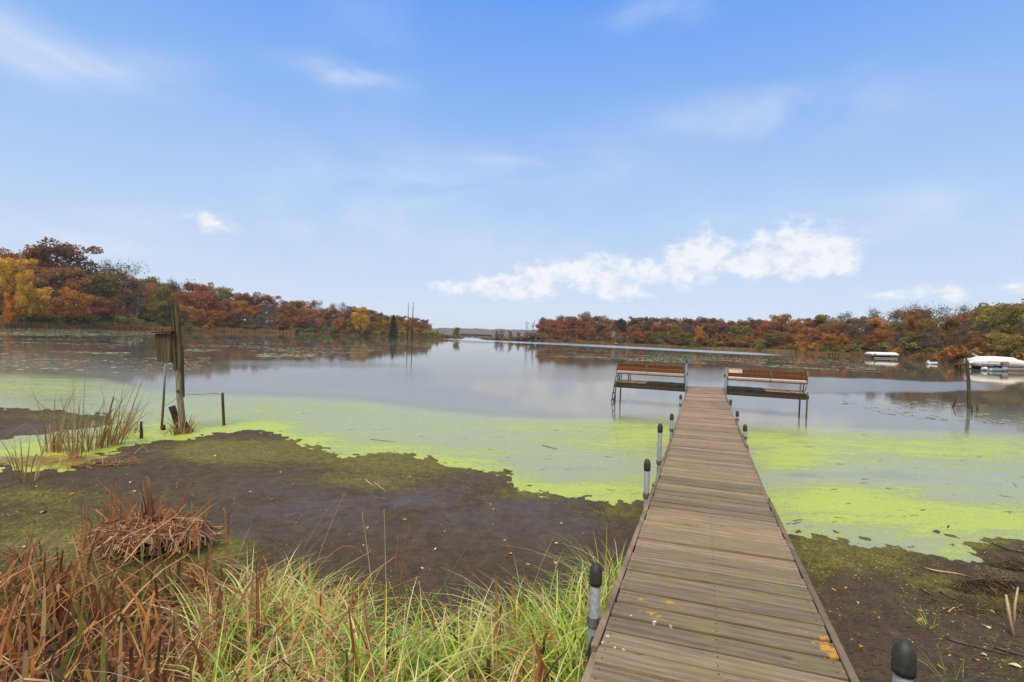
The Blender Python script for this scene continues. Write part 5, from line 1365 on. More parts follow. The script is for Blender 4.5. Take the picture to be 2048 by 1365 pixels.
special('bare_tree', DEAD[0], 886, 677, 659, 258, 12, 'grey-brown', 'thin bare sapling on the low spit before the lone yellow tree', wide=0.6)
for px, py, lab in ((994, 661, 'first small bare tree on the low spit past the bridge'), (1003, 660, 'second small bare tree on the low spit past the bridge'), (1020, 660, 'leafless small tree halfway along the low spit'), (1036, 663, 'low bare brushy tree close to the tall dead ones')):
    special('bare_tree', TWIG[int(px) % 5], px, 682, py, 232, 13, 'grey-brown', lab, wide=0.9)
special('pine_tree', RPINE, 1241, 689, 638, 252, 14, 'dark green', 'round-topped dark green pine between the two houses', wide=1.0)
special('maple_tree', OAKS[0], 1396, 694, 651, 205, 15, 'bright orange', 'bright orange narrow maple at the shore, seen between the benches', wide=0.55)
special('oak_tree', OAKS[2], 1352, 692, 650, 213, 15, 'olive green', 'olive green oak in front of the white-walled house', wide=0.9)
special('maple_tree', OAKS[5], 1455, 698, 674, 192, 15, 'rust-red', 'small reddish maple at the reeds above the shortened bench', wide=1.1)
special('maple_tree', OAKS[7], 1765, 708, 679, 146, 15, 'bright orange', 'small orange maple right above the white canopy', wide=1.25)
special('maple_tree', OAKS[4], 1893, 715, 661, 116, 15, 'bright orange', 'spreading bright orange maple before the dark wood near the pavilion', wide=1.0)
special('willow_tree', LOOSE[0], 1992, 722, 598, 100, 15, 'yellow-olive', 'huge yellow-olive willow spreading above the covered pontoon boat', wide=0.95)
special('willow_tree', OAKS[1], 2040, 724, 612, 92, 15, 'olive green', 'olive willow at the frame edge behind the pontoon boat cover', wide=0.9)
special('bare_tree', TWIG[2], 1935, 718, 640, 100, 13, 'grey-brown', 'tall grey leafless tree between the orange maple and the willow', wide=1.25)
for k, (px, py, h, c, lab) in enumerate(((1210, 0, 0, 'x', ''),)):
    pass
# bushes on the spits by the bridge
for px, d, H, c, lab in ((872, 246, 3.2, 'olive green', 'olive shrub where the wooded bank runs down to the spit'), (884, 250, 2.6, 'russet brown', 'brown shrub on the spit under the thin bare sapling'), (897, 254, 2.2, 'rust-red', 'reddish low shrub on the spit before the lone tree'),
                         (905, 258, 1.8, 'grey-brown', 'grey low shrub at the foot of the lone tree'), (918, 262, 1.3, 'russet brown', 'small brown shrub at the very end of the spit'),
                         (972, 238, 1.4, 'russet brown', 'small brown shrub at the bridge end of the far spit'), (984, 236, 2.0, 'grey-brown', 'grey shrub on the far spit under the small bare trees'), (996, 233, 2.4, 'russet brown', 'brown rounded shrub on the far spit'), (1010, 231, 2.2, 'rust-red', 'reddish shrub in the middle of the far spit'),
                         (1024, 229, 2.6, 'olive green', 'olive shrub in the middle of the far spit'), (1038, 228, 2.6, 'grey-brown', 'grey shrub short of the tall dead trees'), (1050, 227, 3.0, 'russet brown', 'brown shrub at the foot of the tall dead trees'), (1066, 227, 4.0, 'grey-brown', 'large grey shrub behind the tall dead trees')):
    g = at_d(px, 676, d); plant_tree('shrub', BUSH[int(px) % 7], g.x, g.y, gz(g.x, g.y) - 0.15, H, 2.6, c, lab, 'shrub', 'shrubs on the spits', 1.5, None, ('stem', 'foliage'))

# far wooded hills beyond the bridge
m, nt, out = material('far_bare_wood')
geo = new(nt, 'ShaderNodeNewGeometry')
principled(nt, out, RAMP(nt, NOISE(nt, geo.outputs['Position'], 0.05, 6, 0.7), [(0.3, (.055, .048, .040)), (0.5, (.085, .074, .058)), (0.7, (.12, .10, .070))]), 0.95)
hx = np.linspace(-1100, 1200, 500); hy = np.linspace(1000, 1500, 26)
HX, HY = np.meshgrid(hx, hy)
tf = (HY - 1000) / 500
HZ = -1 + (10 + 14 * fbm(HX / 260, HY / 400, 41, 3)) * sstep(tf, 0.0, 0.5) + (fbm(HX / 12, HY / 12, 44, 4) - 0.4) * 10 * sstep(tf, 0, .05)
HV = np.stack([HX.ravel(), HY.ravel(), HZ.ravel()], 1)
a_, b_ = HX.shape; ii, jj = np.meshgrid(np.arange(a_ - 1), np.arange(b_ - 1), indexing='ij')
HF = np.stack([ii * b_ + jj, ii * b_ + jj + 1, (ii + 1) * b_ + jj + 1, (ii + 1) * b_ + jj], -1).reshape(-1, 4)
tag(link('hills', mesh_np('hills', HV, HF, m)), kind='structure')

# ------------------------------------------------------------------ blades (reeds, sedge, grass)
def ribbons(B, H, W, lean, bend, az_, col, seg=4, tipw=0.12, kink=None, coltip=None):
    """B base points (n,3); returns V, F, C"""
    n = len(B); t = np.linspace(0, 1, seg + 1)[None, :]
    dx, dy = np.cos(az_)[:, None], np.sin(az_)[:, None]
    out_ = H[:, None] * (lean[:, None] * t + bend[:, None] * t ** 2.4)
    up_ = H[:, None] * (t - 0.55 * np.abs(bend)[:, None] * t ** 3)
    if kink is not None:
        kt = kink[:, None]; over = np.clip(t - kt, 0, 1)
        up_ = up_ - H[:, None] * over * 1.75; out_ = out_ + H[:, None] * over * 0.5
    P = np.stack([B[:, 0:1] + dx * out_, B[:, 1:2] + dy * out_, B[:, 2:3] + up_], -1)
    fa = az_ + RNG.uniform(-1.2, 1.2, n)
    sx, sy = -np.sin(fa)[:, None], np.cos(fa)[:, None]
    w = (W[:, None] * (1 - (1 - tipw) * t ** 1.6)) / 2
    side = np.stack([sx * w, sy * w, np.zeros_like(w)], -1)
    V = np.concatenate([P - side, P + side], 2).reshape(n, seg + 1, 2, 3).reshape(-1, 3)
    base = (np.arange(n) * (seg + 1) * 2)[:, None]
    k = np.arange(seg)[None, :] * 2
    F = np.stack([base + k, base + k + 1, base + k + 3, base + k + 2], -1).reshape(-1, 4)
    ct = col if coltip is None else coltip
    C = col[:, None, None, :] * (1 - t[..., None, None]) + ct[:, None, None, :] * t[..., None, None]
    C = np.repeat(C, 2, 2).reshape(-1, 3)
    return V, F, C
def blade_mat(name, trans=0.25, rough=0.6):
    m, nt, out = material(name)
    c = ATTR(nt, 'col', 'Color')
    geo = new(nt, 'ShaderNodeNewGeometry')
    c = MIX(nt, 0.5, c, MIX(nt, NOISE(nt, geo.outputs['Position'], 60, 3, 0.6), (.55, .55, .55), (1.4, 1.4, 1.4)), 'MULTIPLY')
    b = new(nt, 'ShaderNodeBsdfPrincipled'); nt.links.new(c, b.inputs['Base Color']); b.inputs['Roughness'].default_value = rough; b.inputs['Specular IOR Level'].default_value = 0.35
    tl = new(nt, 'ShaderNodeBsdfTranslucent'); nt.links.new(c, tl.inputs[0])
    mx = new(nt, 'ShaderNodeMixShader'); mx.inputs[0].default_value = trans
    nt.links.new(b.outputs[0], mx.inputs[1]); nt.links.new(tl.outputs[0], mx.inputs[2]); nt.links.new(mx.outputs[0], out.inputs[0])
    return m
MAT_BLADE = blade_mat('dry_and_green_blades', 0.45)
def merge(parts):
    V = []; F = []; C = []; b = 0
    for v, f, c in parts: V.append(v); F.append(f + b); C.append(c); b += len(v)
    return np.vstack(V), np.vstack(F), np.vstack(C)
def pick(pal, n, rg, jit=0.25):
    p = np.array(pal); c = p[rg.integers(0, len(p), n)]
    return c * (1 + rg.normal(0, jit, (n, 1))).clip(0.4, 1.8)
# far reed beds: two strips, each one mass nobody could count
def reed_bed(x0, x1, n, d0, d1, hh, pal, seed, label):
    rg = np.random.default_rng(seed)
    pp = rg.uniform(x0, x1, n); sh = np.interp(pp, *zip(*(FAR + FAR2)))
    A = np.array([polar(a, b)[0] for a, b in zip(pp, sh)]); r = r_shore(A) + rg.uniform(d0, d1, n)
    X, Y = r * np.sin(A), r * np.cos(A); Z = np.maximum(ground_z(X, Y), -0.05)
    clump = fbm(X / 4, Y / 4, 51, 3)
    H = hh * rg.uniform(0.4, 1.1, n) * (0.15 + 1.6 * clump); W = rg.uniform(0.05, 0.13, n) * np.clip(r / 130, 0.8, 1.6)
    c = pick(pal, n, rg, 0.2) * (0.65 + 0.7 * fbm(X / 9, Y / 9, 57, 2))[:, None]
    V, F, C = ribbons(np.stack([X, Y, Z], 1), H, W, rg.uniform(-.2, .2, n), rg.uniform(-.2, .2, n), rg.uniform(0, 6.28, n), c, 2, 0.3)
    tag(link('reeds', mesh_np('reeds', V, F, MAT_BLADE, col=C)), label, 'reeds', kind='stuff')
TAN = [(.36, .20, .07), (.42, .25, .09), (.30, .17, .06), (.24, .20, .06), (.40, .22, .08)]
reed_bed(-80, 590, 26000, -1.5, 6.5, 1.9, TAN, 61, 'band of tan dry reeds along the foot of the long wooded bank')
reed_bed(1088, 1230, 5000, -1, 5, 1.1, TAN, 62, 'tan reed strip at the tip of the wood past the dead trees')
reed_bed(1235, 1760, 13000, -1, 4.5, 0.75, TAN + [(.20, .22, .05), (.17, .16, .06)], 63, 'low mixed tan and green reeds along the shore behind the benches')
reed_bed(1700, 2120, 12000, -1, 7, 1.2, [(.34, .15, .06), (.38, .19, .07), (.26, .13, .05), (.22, .16, .05)], 64, 'rusty brown reeds behind the lift and the pontoon boat')
reed_bed(600, 935, 7000, -1, 3.5, 0.9, [(.22, .17, .06), (.16, .15, .05), (.28, .18, .07)], 65, 'low brown and olive shore plants below the utility poles')
reed_bed(962, 1090, 3000, -1, 3.5, 0.8, [(.16, .11, .06), (.22, .14, .06)], 66, 'low brown shore plants on the spit past the bridge')

# ------------------------------------------------------------------ thin autumn haze over the lake
hb_ = MB().box((0, 700, 14.5), (3400, 1900, 34.0))
m = bpy.data.materials.new('haze'); m.use_nodes = True; nt = m.node_tree; nt.nodes.clear()
out = new(nt, 'ShaderNodeOutputMaterial'); pv = new(nt, 'ShaderNodeVolumePrincipled')
pv.inputs['Color'].default_value = (.93, .95, 1.0, 1); pv.inputs['Density'].default_value = 0.00015; pv.inputs['Anisotropy'].default_value = 0.0
nt.links.new(pv.outputs[0], out.inputs['Volume'])
tag(link('haze', hb_.mesh('haze', m)), kind='stuff')

# ------------------------------------------------------------------ plants and litter on the near shore
def at_g(px, py):
    p = at_z(px, py, 0.05)
    for _ in range(7):
        p = at_z(px, py, max(gz(p.x, p.y), 0.0))
    return p
RUST = [(.58, .34, .15), (.40, .145, .045), (.52, .22, .065), (.26, .095, .040), (.56, .28, .095), (.17, .068, .034), (.60, .39, .18), (.44, .17, .065)]
STRAW = [(.78, .60, .27), (.86, .74, .44), (.66, .46, .18), (.80, .70, .36), (.56, .36, .14)]
GREEN = [(.32, .50, .055), (.46, .62, .09), (.22, .38, .05), (.58, .66, .12), (.40, .55, .13)]
rgG = np.random.default_rng(501)
def scatter(n, x0, x1, y0, y1, base_line, xw=None, dens=None):
    """base points on the bank whose place in the photograph lies below a line"""
    X = rgG.uniform(x0, x1, n); Y = rgG.uniform(y0, y1, n); Z = ground_z(X, Y)
    P = np.stack([X, Y, Z], 1); px, py, d = project(P)
    s = (P[:, :2] - np.array(DOCK0.xy)) @ np.array(DIRV.xy); u = (P[:, :2] - np.array(DOCK0.xy)) @ np.array(DIRU.xy)
    ok = (py > np.interp(px, *zip(*base_line))) & (Z > 0.0) & ~((u > -0.66) & (u < 0.66) & (s > 0))
    if xw is not None: ok &= rgG.random(n) < np.interp(px, *zip(*xw))
    if dens is not None: ok &= rgG.random(n) < dens(X, Y)
    return P[ok], px[ok], py[ok]
# rusty sedge
B, px, py = scatter(3300, -4.2, 0.6, 2.0, 5.4, [(-300, 1130), (0, 1150), (120, 1165), (250, 1190), (420, 1180), (520, 1220), (600, 1262), (900, 1310), (1100, 1300)],
                    [(-300, 1), (380, 1), (520, .6), (640, .28), (1000, .18), (1250, .12)], lambda x, y: np.clip(fbm(x * 2.2, y * 2.2, 71, 3) * 2.6 - 0.72, 0, 1))
n = len(B); col = pick(RUST, n, rgG, 0.25); g = rgG.random(n) < 0.10; col[g] = pick([(.17, .20, .04), (.22, .22, .05)], g.sum(), rgG)
tip = col * rgG.uniform(0.45, 1.1, (n, 1))
kink = np.where(rgG.random(n) < 0.42, rgG.uniform(0.45, 0.85, n), 2.0)
V1 = ribbons(B, rgG.uniform(0.22, 0.62, n), rgG.uniform(0.016, 0.040, n), rgG.normal(0, 0.28, n), rgG.normal(0, 0.22, n), rgG.uniform(0, 6.28, n), col, 6, 0.25, kink, tip)
# fallen sedge lying across the foot
B2, px, py = scatter(1300, -4.2, 0.9, 2.0, 5.2, [(-300, 1145), (200, 1180), (420, 1190), (600, 1260), (900, 1320), (1250, 1260)], [(-300, 1), (450, .9), (700, .45), (1250, .3)])
n2 = len(B2); c2 = pick(RUST[:4] + [(.34, .22, .10), (.20, .12, .06)], n2, rgG, 0.3)
B2[:, 2] += rgG.uniform(0.01, 0.10, n2)
V2 = ribbons(B2, rgG.uniform(0.18, 0.5, n2), rgG.uniform(0.010, 0.024, n2), rgG.uniform(0.7, 1.5, n2), rgG.uniform(0.2, .9, n2), rgG.uniform(0, 6.28, n2), c2, 4, 0.4)
V, F, C = merge([V1, V2])
tag(link('sedge', mesh_np('sedge', V, F, MAT_BLADE, col=C)), 'mass of rusty dead sedge leaves crowding the near bank', 'sedge', kind='stuff')
# green and straw grass
GL = [(-300, 1500), (300, 1420), (430, 1250), (500, 1225), (560, 1205), (640, 1222), (720, 1260), (800, 1300), (880, 1330), (960, 1312), (1040, 1292), (1110, 1275), (1180, 1232), (1215, 1195), (1265, 1165)]
B, px, py = scatter(12500, -2.6, 1.1, 1.9, 4.9, GL, [(-300, .12), (380, .28), (500, .9), (1300, 1)], lambda x, y: np.clip(fbm(x * 2.6, y * 2.6, 81, 3) * 2.4 - 0.45, 0.12, 1))
n = len(B)
gsel = np.clip(fbm(B[:, 0] * 1.7 + 4, B[:, 1] * 1.7, 91, 3) * 1.9 - 0.36 + 0.30 * sstep(px, 700, 1200), 0.05, 0.95)
isg = rgG.random(n) < gsel
col = np.where(isg[:, None], pick(GREEN, n, rgG, 0.22), pick(STRAW, n, rgG, 0.22))
tip = np.where((rgG.random(n) < 0.35)[:, None], pick(STRAW, n, rgG, 0.2), col)
Hh = rgG.uniform(0.18, 0.52, n) * np.where(px > 1150, 1.15, 1.0) * (0.55 + 0.95 * fbm(B[:, 0] * 3, B[:, 1] * 3, 17, 2))
aw = rgG.normal(2.2, 1.2, n)
V1 = ribbons(B, Hh, rgG.uniform(0.008, 0.020, n), rgG.normal(0.2, 0.35, n), rgG.uniform(0.2, 1.5, n), np.where(rgG.random(n) < .5, rgG.uniform(0, 6.28, n), aw), col, 6, 0.1, None, tip)
V, F, C = V1
tag(link('grass', mesh_np('grass', V, F, MAT_BLADE, col=C)), 'tangle of green and straw-coloured grass on the bank beside the dock', 'grass', kind='stuff')

def clump(name, p, n, hmin, hmax, wmin, wmax, pal, spread, label, cat, group=None, lean=0.14, bend=0.22, kinkp=0.3, heads=0, dirv=None, tips=None, seed=0, partname='leaf'):
    rg = np.random.default_rng(seed + int(abs(p.x * 91) + abs(p.y * 37)))
    B = np.stack([rg.normal(0, spread, n), rg.normal(0, spread, n), np.full(n, -0.03)], 1)
    az_ = np.arctan2(B[:, 1], B[:, 0]) + rg.normal(0, 0.5, n)
    if dirv is not None: az_ = np.where(rg.random(n) < 0.8, dirv + rg.normal(0, 0.35, n), az_)
    c = pick(pal, n, rg, 0.18); t = c if tips is None else pick(tips, n, rg, 0.2)
    kink = np.where(rg.random(n) < kinkp, rg.uniform(0.5, 0.85, n), 2.0)
    V, F, C = ribbons(B, rg.uniform(hmin, hmax, n), rg.uniform(wmin, wmax, n), np.abs(rg.normal(lean, 0.09, n)), np.abs(rg.normal(0, bend, n)), az_, c, 7, 0.12, kink, t)
    o = link(name, mesh_np(name, V, F, MAT_BLADE, col=C), None, p)
    tag(o, label, cat, group)
    return o
CAT_G = [(.15, .19, .045), (.21, .24, .07), (.27, .28, .10), (.12, .15, .04)]
CAT_T = [(.50, .34, .17), (.58, .42, .23), (.38, .24, .11), (.30, .16, .07)]
CATS = [  # foot px, height m, leaves, palette, lean, label
    (103, 905, 1.25, 26, CAT_T + CAT_G, 0.16, None, 'tan and green cattail clump with a drooping broken leaf, first from the frame edge'),
    (149, 918, 1.72, 26, CAT_G, 0.05, None, 'tallest green cattail, a slim upright sheaf in the water'),
    (178, 903, 0.95, 30, CAT_T, 0.28, None, 'short tan cattail clump with folded leaves hard by the tallest one'),
    (205, 896, 1.35, 30, CAT_G + CAT_T, 0.14, 0.15, 'mixed green and tan cattail clump with upright leaves'),
    (224, 890, 1.30, 30, CAT_T + CAT_G[:2], 0.36, 0.1, 'tan cattail clump leaning hard over towards the split post'),
    (252, 862, 0.85, 24, CAT_T, 0.22, 0.2, 'small straw-coloured cattail tuft nearest the pointed stake'),
    (53, 966, 0.95, 16, CAT_G, 0.2, None, 'low green cattail sprout standing on the mud edge'),
    (128, 905, 0.80, 16, CAT_T, 0.34, 2.8, 'short broken tan cattail stump between two taller clumps'),
    (262, 868, 0.5, 12, CAT_T, 0.5, None, 'sprawling tan cattail remnant on the duckweed')]
for px_, py_, h, nl, pal, ln, dv, lab in CATS:
    p = at_z(px_, py_, 0.0)
    clump('cattail_plant', p, int(nl * 1.1), h * 0.4, h * 1.15, 0.011, 0.026, CAT_T + [(.34, .17, .075)], 0.07, lab, 'cattail', 'cattails standing in the shallows', ln, 0.16, 0.32, dirv=dv, tips=pal + CAT_G[:2], seed=9)
# dead reeds wrapped about the foot of the split post
p = at_z(372, 866, 0.0); clump('reed_tuft', Vector((p.x, p.y - 0.10, 0)), 80, 0.2, 0.6, 0.012, 0.026, CAT_T + [(.16, .09, .05), (.20, .11, .055)], 0.10, 'bunch of dead reed leaves piled round the foot of the split post', 'reed tuft', None, 0.25, 0.3, 0.5)
# litter of flattened cattail leaves along the mud edge
def mat_of_straw(name, centre, n, rx, ry, pal, hz_, label, cat, ang=None, lmin=0.2, lmax=0.6, wmin=0.005, wmax=0.013, kind=None, seed=3, flat=0.85, group=None):
    rg = np.random.default_rng(seed)
    a = rg.uniform(0, 6.28, n); r = np.sqrt(rg.random(n))
    x = centre.x + rx * r * np.cos(a); y = centre.y + ry * r * np.sin(a)
    z = np.maximum(ground_z(x, y), 0.005) + rg.uniform(0.0, 1.0, n) * hz_ * (1 - r * 0.8)
    an = (ang + rg.normal(0, 0.45, n)) if ang is not None else rg.uniform(0, 6.28, n)
    c = pick(pal, n, rg, 0.25)
    L = rg.uniform(lmin, lmax, n)
    B = np.stack([x - np.cos(an) * L * .4 - centre.x, y - np.sin(an) * L * .4 - centre.y, z - centre.z], 1)
    V, F, C = ribbons(B, L * 0.999, rg.uniform(wmin, wmax, n), np.full(n, 1.0), rg.uniform(0, 0.2, n), an, c, 4, 0.4)
    # lay the leaves down: squash the rise
    k = V.reshape(n, -1, 3); k[:, :, 2] = B[:, 2:3] + (k[:, :, 2] - B[:, 2:3]) * (1 - flat) ; V = k.reshape(-1, 3)
    o = link(name, mesh_np(name, V, F, MAT_BLADE, col=C), None, centre)
    return tag(o, label, cat, group, kind)
mat_of_straw('reed_litter', at_z(120, 925, 0.02), 420, 1.35, 0.34, CAT_T + RUST[:3], 0.10, 'flattened dead cattail leaves strewn along the mud edge under the cattails', 'reed litter', None, 0.12, 0.5, 0.008, 0.02, 'stuff', 5)
mat_of_straw('reed_litter', at_z(340, 905, 0.03), 26, 0.7, 0.3, CAT_T + RUST[:3], 0.02, 'few loose dead stems lying on the mud in front of the split post', 'reed litter', None, 0.25, 0.6, 0.006, 0.012, 'stuff', 6)
mat_of_straw('reed_litter', at_z(225, 878, 0.0), 60, 0.8, 0.25, CAT_T + RUST[:3], 0.03, 'dead stems floating on the duckweed between cattails and leaning pole', 'reed litter', 0.2, 0.3, 0.8, 0.006, 0.014, 'stuff', 8)
# the heap of dead sedge, a dome of pale straws with upright brown leaves
hp = at_g(300, 1082)
heap = thing('sedge_heap', tuple(hp), 'domed heap of pale dead sedge straws with a few upright brown leaves, on the mud', 'sedge heap')
rg = np.random.default_rng(33); n = 1300
a = rg.uniform(0, 6.28, n); r = np.sqrt(rg.random(n)); rx, ry, hz_ = 0.62, 0.42, 0.20
x = rx * r * np.cos(a); y = ry * r * np.sin(a); zt = hz_ * np.sqrt(np.maximum(0, 1 - r ** 2)) + 0.03
out_a = rg.uniform(0, 6.28, n) * 0.35 + np.where(rg.random(n) < 0.6, np.arctan2(y / ry, x / rx) + rg.choice([-1, 1], n) * 1.25, np.arctan2(y / ry, x / rx)) + rg.normal(0, 0.5, n)
c = pick([(.44, .24, .13), (.56, .36, .22), (.36, .17, .085), (.28, .12, .06), (.62, .44, .30), (.18, .08, .045)], n, rg, 0.25)
L = rg.uniform(0.16, 0.5, n)
t = np.linspace(-0.5, 0.5, 7)[None, :]
curl = rg.normal(0, 0.8, n)
xs = x[:, None] * 0.9 + L[:, None] * (np.cos(out_a[:, None] + curl[:, None] * t) * t); ys = y[:, None] * 0.9 + L[:, None] * (np.sin(out_a[:, None] + curl[:, None] * t) * t)
rr_ = np.sqrt((xs / rx) ** 2 + (ys / ry) ** 2) * (0.72 + 0.6 * fbm(xs * 3 + 9, ys * 3, 55, 3))
zs = hz_ * np.sqrt(np.maximum(0.0, 1 - rr_ ** 2 * 0.9)) * rg.uniform(0.72, 1.12, (n, 1)) + 0.012 + 0.03 * rg.random((n, 1)) + rg.normal(0, .05, (n, 1)) * t
w_ = rg.uniform(0.004, 0.008, n)[:, None] * (1 - 0.6 * np.abs(t))
sx_, sy_ = -np.sin(out_a)[:, None] * w_, np.cos(out_a)[:, None] * w_
P0 = np.stack([xs - sx_, ys - sy_, zs], -1); P1 = np.stack([xs + sx_, ys + sy_, zs + 0.004], -1)
Vh = np.stack([P0, P1], 2).reshape(-1, 3); bs = (np.arange(n) * 14)[:, None]; kk_ = np.arange(6)[None, :] * 2
Fh = np.stack([bs + kk_, bs + kk_ + 1, bs + kk_ + 3, bs + kk_ + 2], -1).reshape(-1, 4)
V1 = (Vh, Fh, np.repeat(c, 14, 0))
o = link('dead_straw', mesh_np('dead_straw', V1[0], V1[1], MAT_BLADE, col=V1[2]), heap); tag(o, kind='stuff')
for (bx_, by_, tx, ty, nl, w) in ((298, 1050, 300, 935, 5, .026), (268, 1030, 205, 985, 5, .018), (230, 1030, 212, 972, 5, .018), (285, 1060, 335, 965, 6, .024), (340, 1040, 398, 960, 5, .018), (365, 1070, 420, 1030, 3, .012), (318, 1050, 303, 950, 4, .022)):
    b = at_g(bx_, by_ + 28) ; d = (b - Vector((0, 0, CAM_Z))).dot(fw); tp = at_d(tx, ty, d) ; v = tp - b
    rr = np.random.default_rng(int(tx)); n = nl
    Bq = np.stack([rr.normal(b.x - hp.x, 0.035, n), rr.normal(b.y - hp.y, 0.03, n), np.full(n, b.z - hp.z + 0.05)], 1)
    Hq = np.full(n, v.z) * rr.uniform(0.6, 1.25, n)
    V, F, C = ribbons(Bq, Hq, rr.uniform(0.9, 1.5, n) * w * 1.15, np.hypot(v.x, v.y) / max(v.z, .05) * rr.uniform(.5, 1.4, n), rr.normal(0.05, .2, n), np.full(n, math.atan2(v.y, v.x)) + rr.normal(0, .25, n), pick([(.40, .16, .055), (.52, .24, .08), (.30, .11, .05)], n, rr), 6, 0.10, np.where(rr.random(n) < .3, rr.uniform(.6, .85, n), 2.0), pick([(.20, .085, .05), (.34, .13, .055)], n, rr))
    link('upright_leaf', mesh_np('upright_leaf', V, F, MAT_BLADE, col=C), heap)['kind'] = 'stuff'
rr = np.random.default_rng(88); n = 95
ax_ = rr.normal(0, 0.42, n); ay_ = rr.normal(-0.05, 0.26, n)
V, F, C = ribbons(np.stack([ax_, ay_, np.full(n, 0.02)], 1), rr.uniform(0.2, 0.66, n), rr.uniform(0.012, 0.032, n), rr.normal(0.1, 0.25, n), rr.normal(0.1, 0.25, n), rr.uniform(0, 6.28, n), pick(RUST, n, rr), 6, 0.12, np.where(rr.random(n) < .45, rr.uniform(.5, .85, n), 2.0), pick(RUST[1:4], n, rr))
link('upright_leaf', mesh_np('upright_leaf', V, F, MAT_BLADE, col=C), heap)['kind'] = 'stuff'
# flag-like green plants standing in the sedge
IR = [(.16, .20, .03), (.23, .26, .045), (.30, .25, .06), (.26, .15, .05)]
def fan(px0, py0, tops, label, w=0.020):
    b = at_g(px0, py0); d = (b - Vector((0, 0, CAM_Z))).dot(fw)
    n = len(tops); B = []; H = []; Ln = []; A = []
    rr = np.random.default_rng(int(px0))
    for tx, ty in tops:
        v = at_d(tx, ty, d + rr.uniform(-.05, .05)) - b; B.append((rr.normal(0, .012), rr.normal(0, .012), -0.02)); H.append(v.z); Ln.append(math.hypot(v.x, v.y) / v.z); A.append(math.atan2(v.y, v.x))
    V, F, C = ribbons(np.array(B), np.array(H), rr.uniform(.7, 1.2, n) * w, np.array(Ln), rr.normal(0, .03, n), np.array(A), pick(IR[:2], n, rr, .15), 7, 0.06, None, pick([(.36, .17, .05), (.30, .22, .06), (.20, .09, .04)], n, rr, .15))
    tag(link('sedge_plant', mesh_np('sedge_plant', V, F, MAT_BLADE, col=C), None, b), label, 'sedge plant', 'green-footed sedge plants on the near bank')
fan(345, 1232, [(322, 1035), (330, 1050), (392, 1038), (374, 1090), (300, 1000), (352, 1060), (336, 1100)], 'green-footed sedge plant with a wide fan of tall leaves in front of the straw heap', 0.026)
fan(160, 1365, [(145, 1120), (180, 1090), (165, 1140), (172, 1060), (150, 1160), (135, 1130)], 'yellow-green sedge plant with tight tall leaves at the bottom edge of the view', 0.02)
fan(205, 1300, [(200, 1130), (212, 1150), (225, 1180), (190, 1160)], 'dark green sedge plant between two taller sedge plants', 0.016)
fan(20, 1330, [(10, 1180), (40, 1160), (55, 1190), (25, 1150)], 'brown-tipped sedge plant close to the corner of the view', 0.018)
# long single stems rising out of the grass
def stem(px0, py0, px1, py1, w, col, label, bend=0.05, tipc=None, cat='rush', arch=None):
    b = at_g(px0, py0); d = (b - Vector((0, 0, CAM_Z))).dot(fw); t = at_d(px1, py1, d + 0.15)
    pts = []
    for k in range(9):
        f = k / 8; q = b.lerp(t, f)
        q = q + up2 * (bend * math.sin(math.pi * f)) 
        if arch and f > arch: q = q + Vector((0, 0, -((f - arch) / (1 - arch)) ** 1.6 * 0.16))
        pts.append(q)
    m_ = stem_mats.get(col) or stem_mats.setdefault(col, plain('stem_' + col.replace(' ', '_'), {'green': (.10, .15, .03), 'tan': (.48, .36, .20), 'rust': (.22, .085, .035), 'orange': (.42, .21, .06)}[col], 0.6, scale=30))
    o = link('rush', MB().tube(pts, [w] + [w * (1 - .75 * k / 8) for k in range(1, 9)], 5).mesh('rush', m_, b, True), None, b)
    tag(o, label, cat, 'long single stems over the grass')
stem_mats = {}
stem(815, 1300, 1012, 982, .0045, 'green', 'longest green rush stem slanting up across the mud towards the dock')
stem(640, 1180, 785, 1020, .004, 'green', 'green rush stem slanting over the mud beside the arching orange one')
stem(612, 1190, 690, 985, .003, 'tan', 'thin tan stem slanting up beside the green rush')
stem(600, 1110, 690, 980, .003, 'orange', 'thin orange-tan stem reaching high over the open mud')
stem(755, 1275, 724, 1025, .004, 'tan', 'straight pale stem standing upright before the mud')
stem(774, 1250, 768, 1018, .004, 'tan', 'second straight pale stem beside the two rusty rods')
stem(783, 1270, 796, 1070, .0075, 'rust', 'stouter rust-brown upright cattail stalk')
stem(790, 1290, 812, 1070, .0065, 'rust', 'slimmer rust-brown upright cattail stalk')
stem(600, 1190, 738, 1085, .0045, 'orange', 'arching orange stem whose tip hangs down over the mud', 0.16, arch=.6)
stem(620, 1195, 830, 1190, .0045, 'orange', 'low arching orange stem drooping towards the grass', 0.12, arch=.75)
stem(460, 1165, 448, 1050, .006, 'rust', 'short dark rusty stalk beyond the sedge')
stem(470, 1140, 503, 1050, .003, 'tan', 'pale thin stem crossing the rusty stalk')
stem(1055, 1210, 1108, 1075, .003, 'tan', 'thin tan seed stem near the dock')
stem(930, 1290, 940, 1165, .004, 'tan', 'short pale stem beside the dead folded leaves')
stem(440, 1240, 530, 1130, .003, 'green', 'green stem in the sedge behind the straw heap')
stem(330, 1365, 478, 1268, .006, 'tan', 'broad pale straw lying across the sedge')
stem(10, 1322, 130, 1358, .008, 'tan', 'pale bent straw sprawled over the corner of the bank', .05)
stem(395, 1365, 465, 1290, .005, 'tan', 'pale straw slanting up next to the broad pale one')
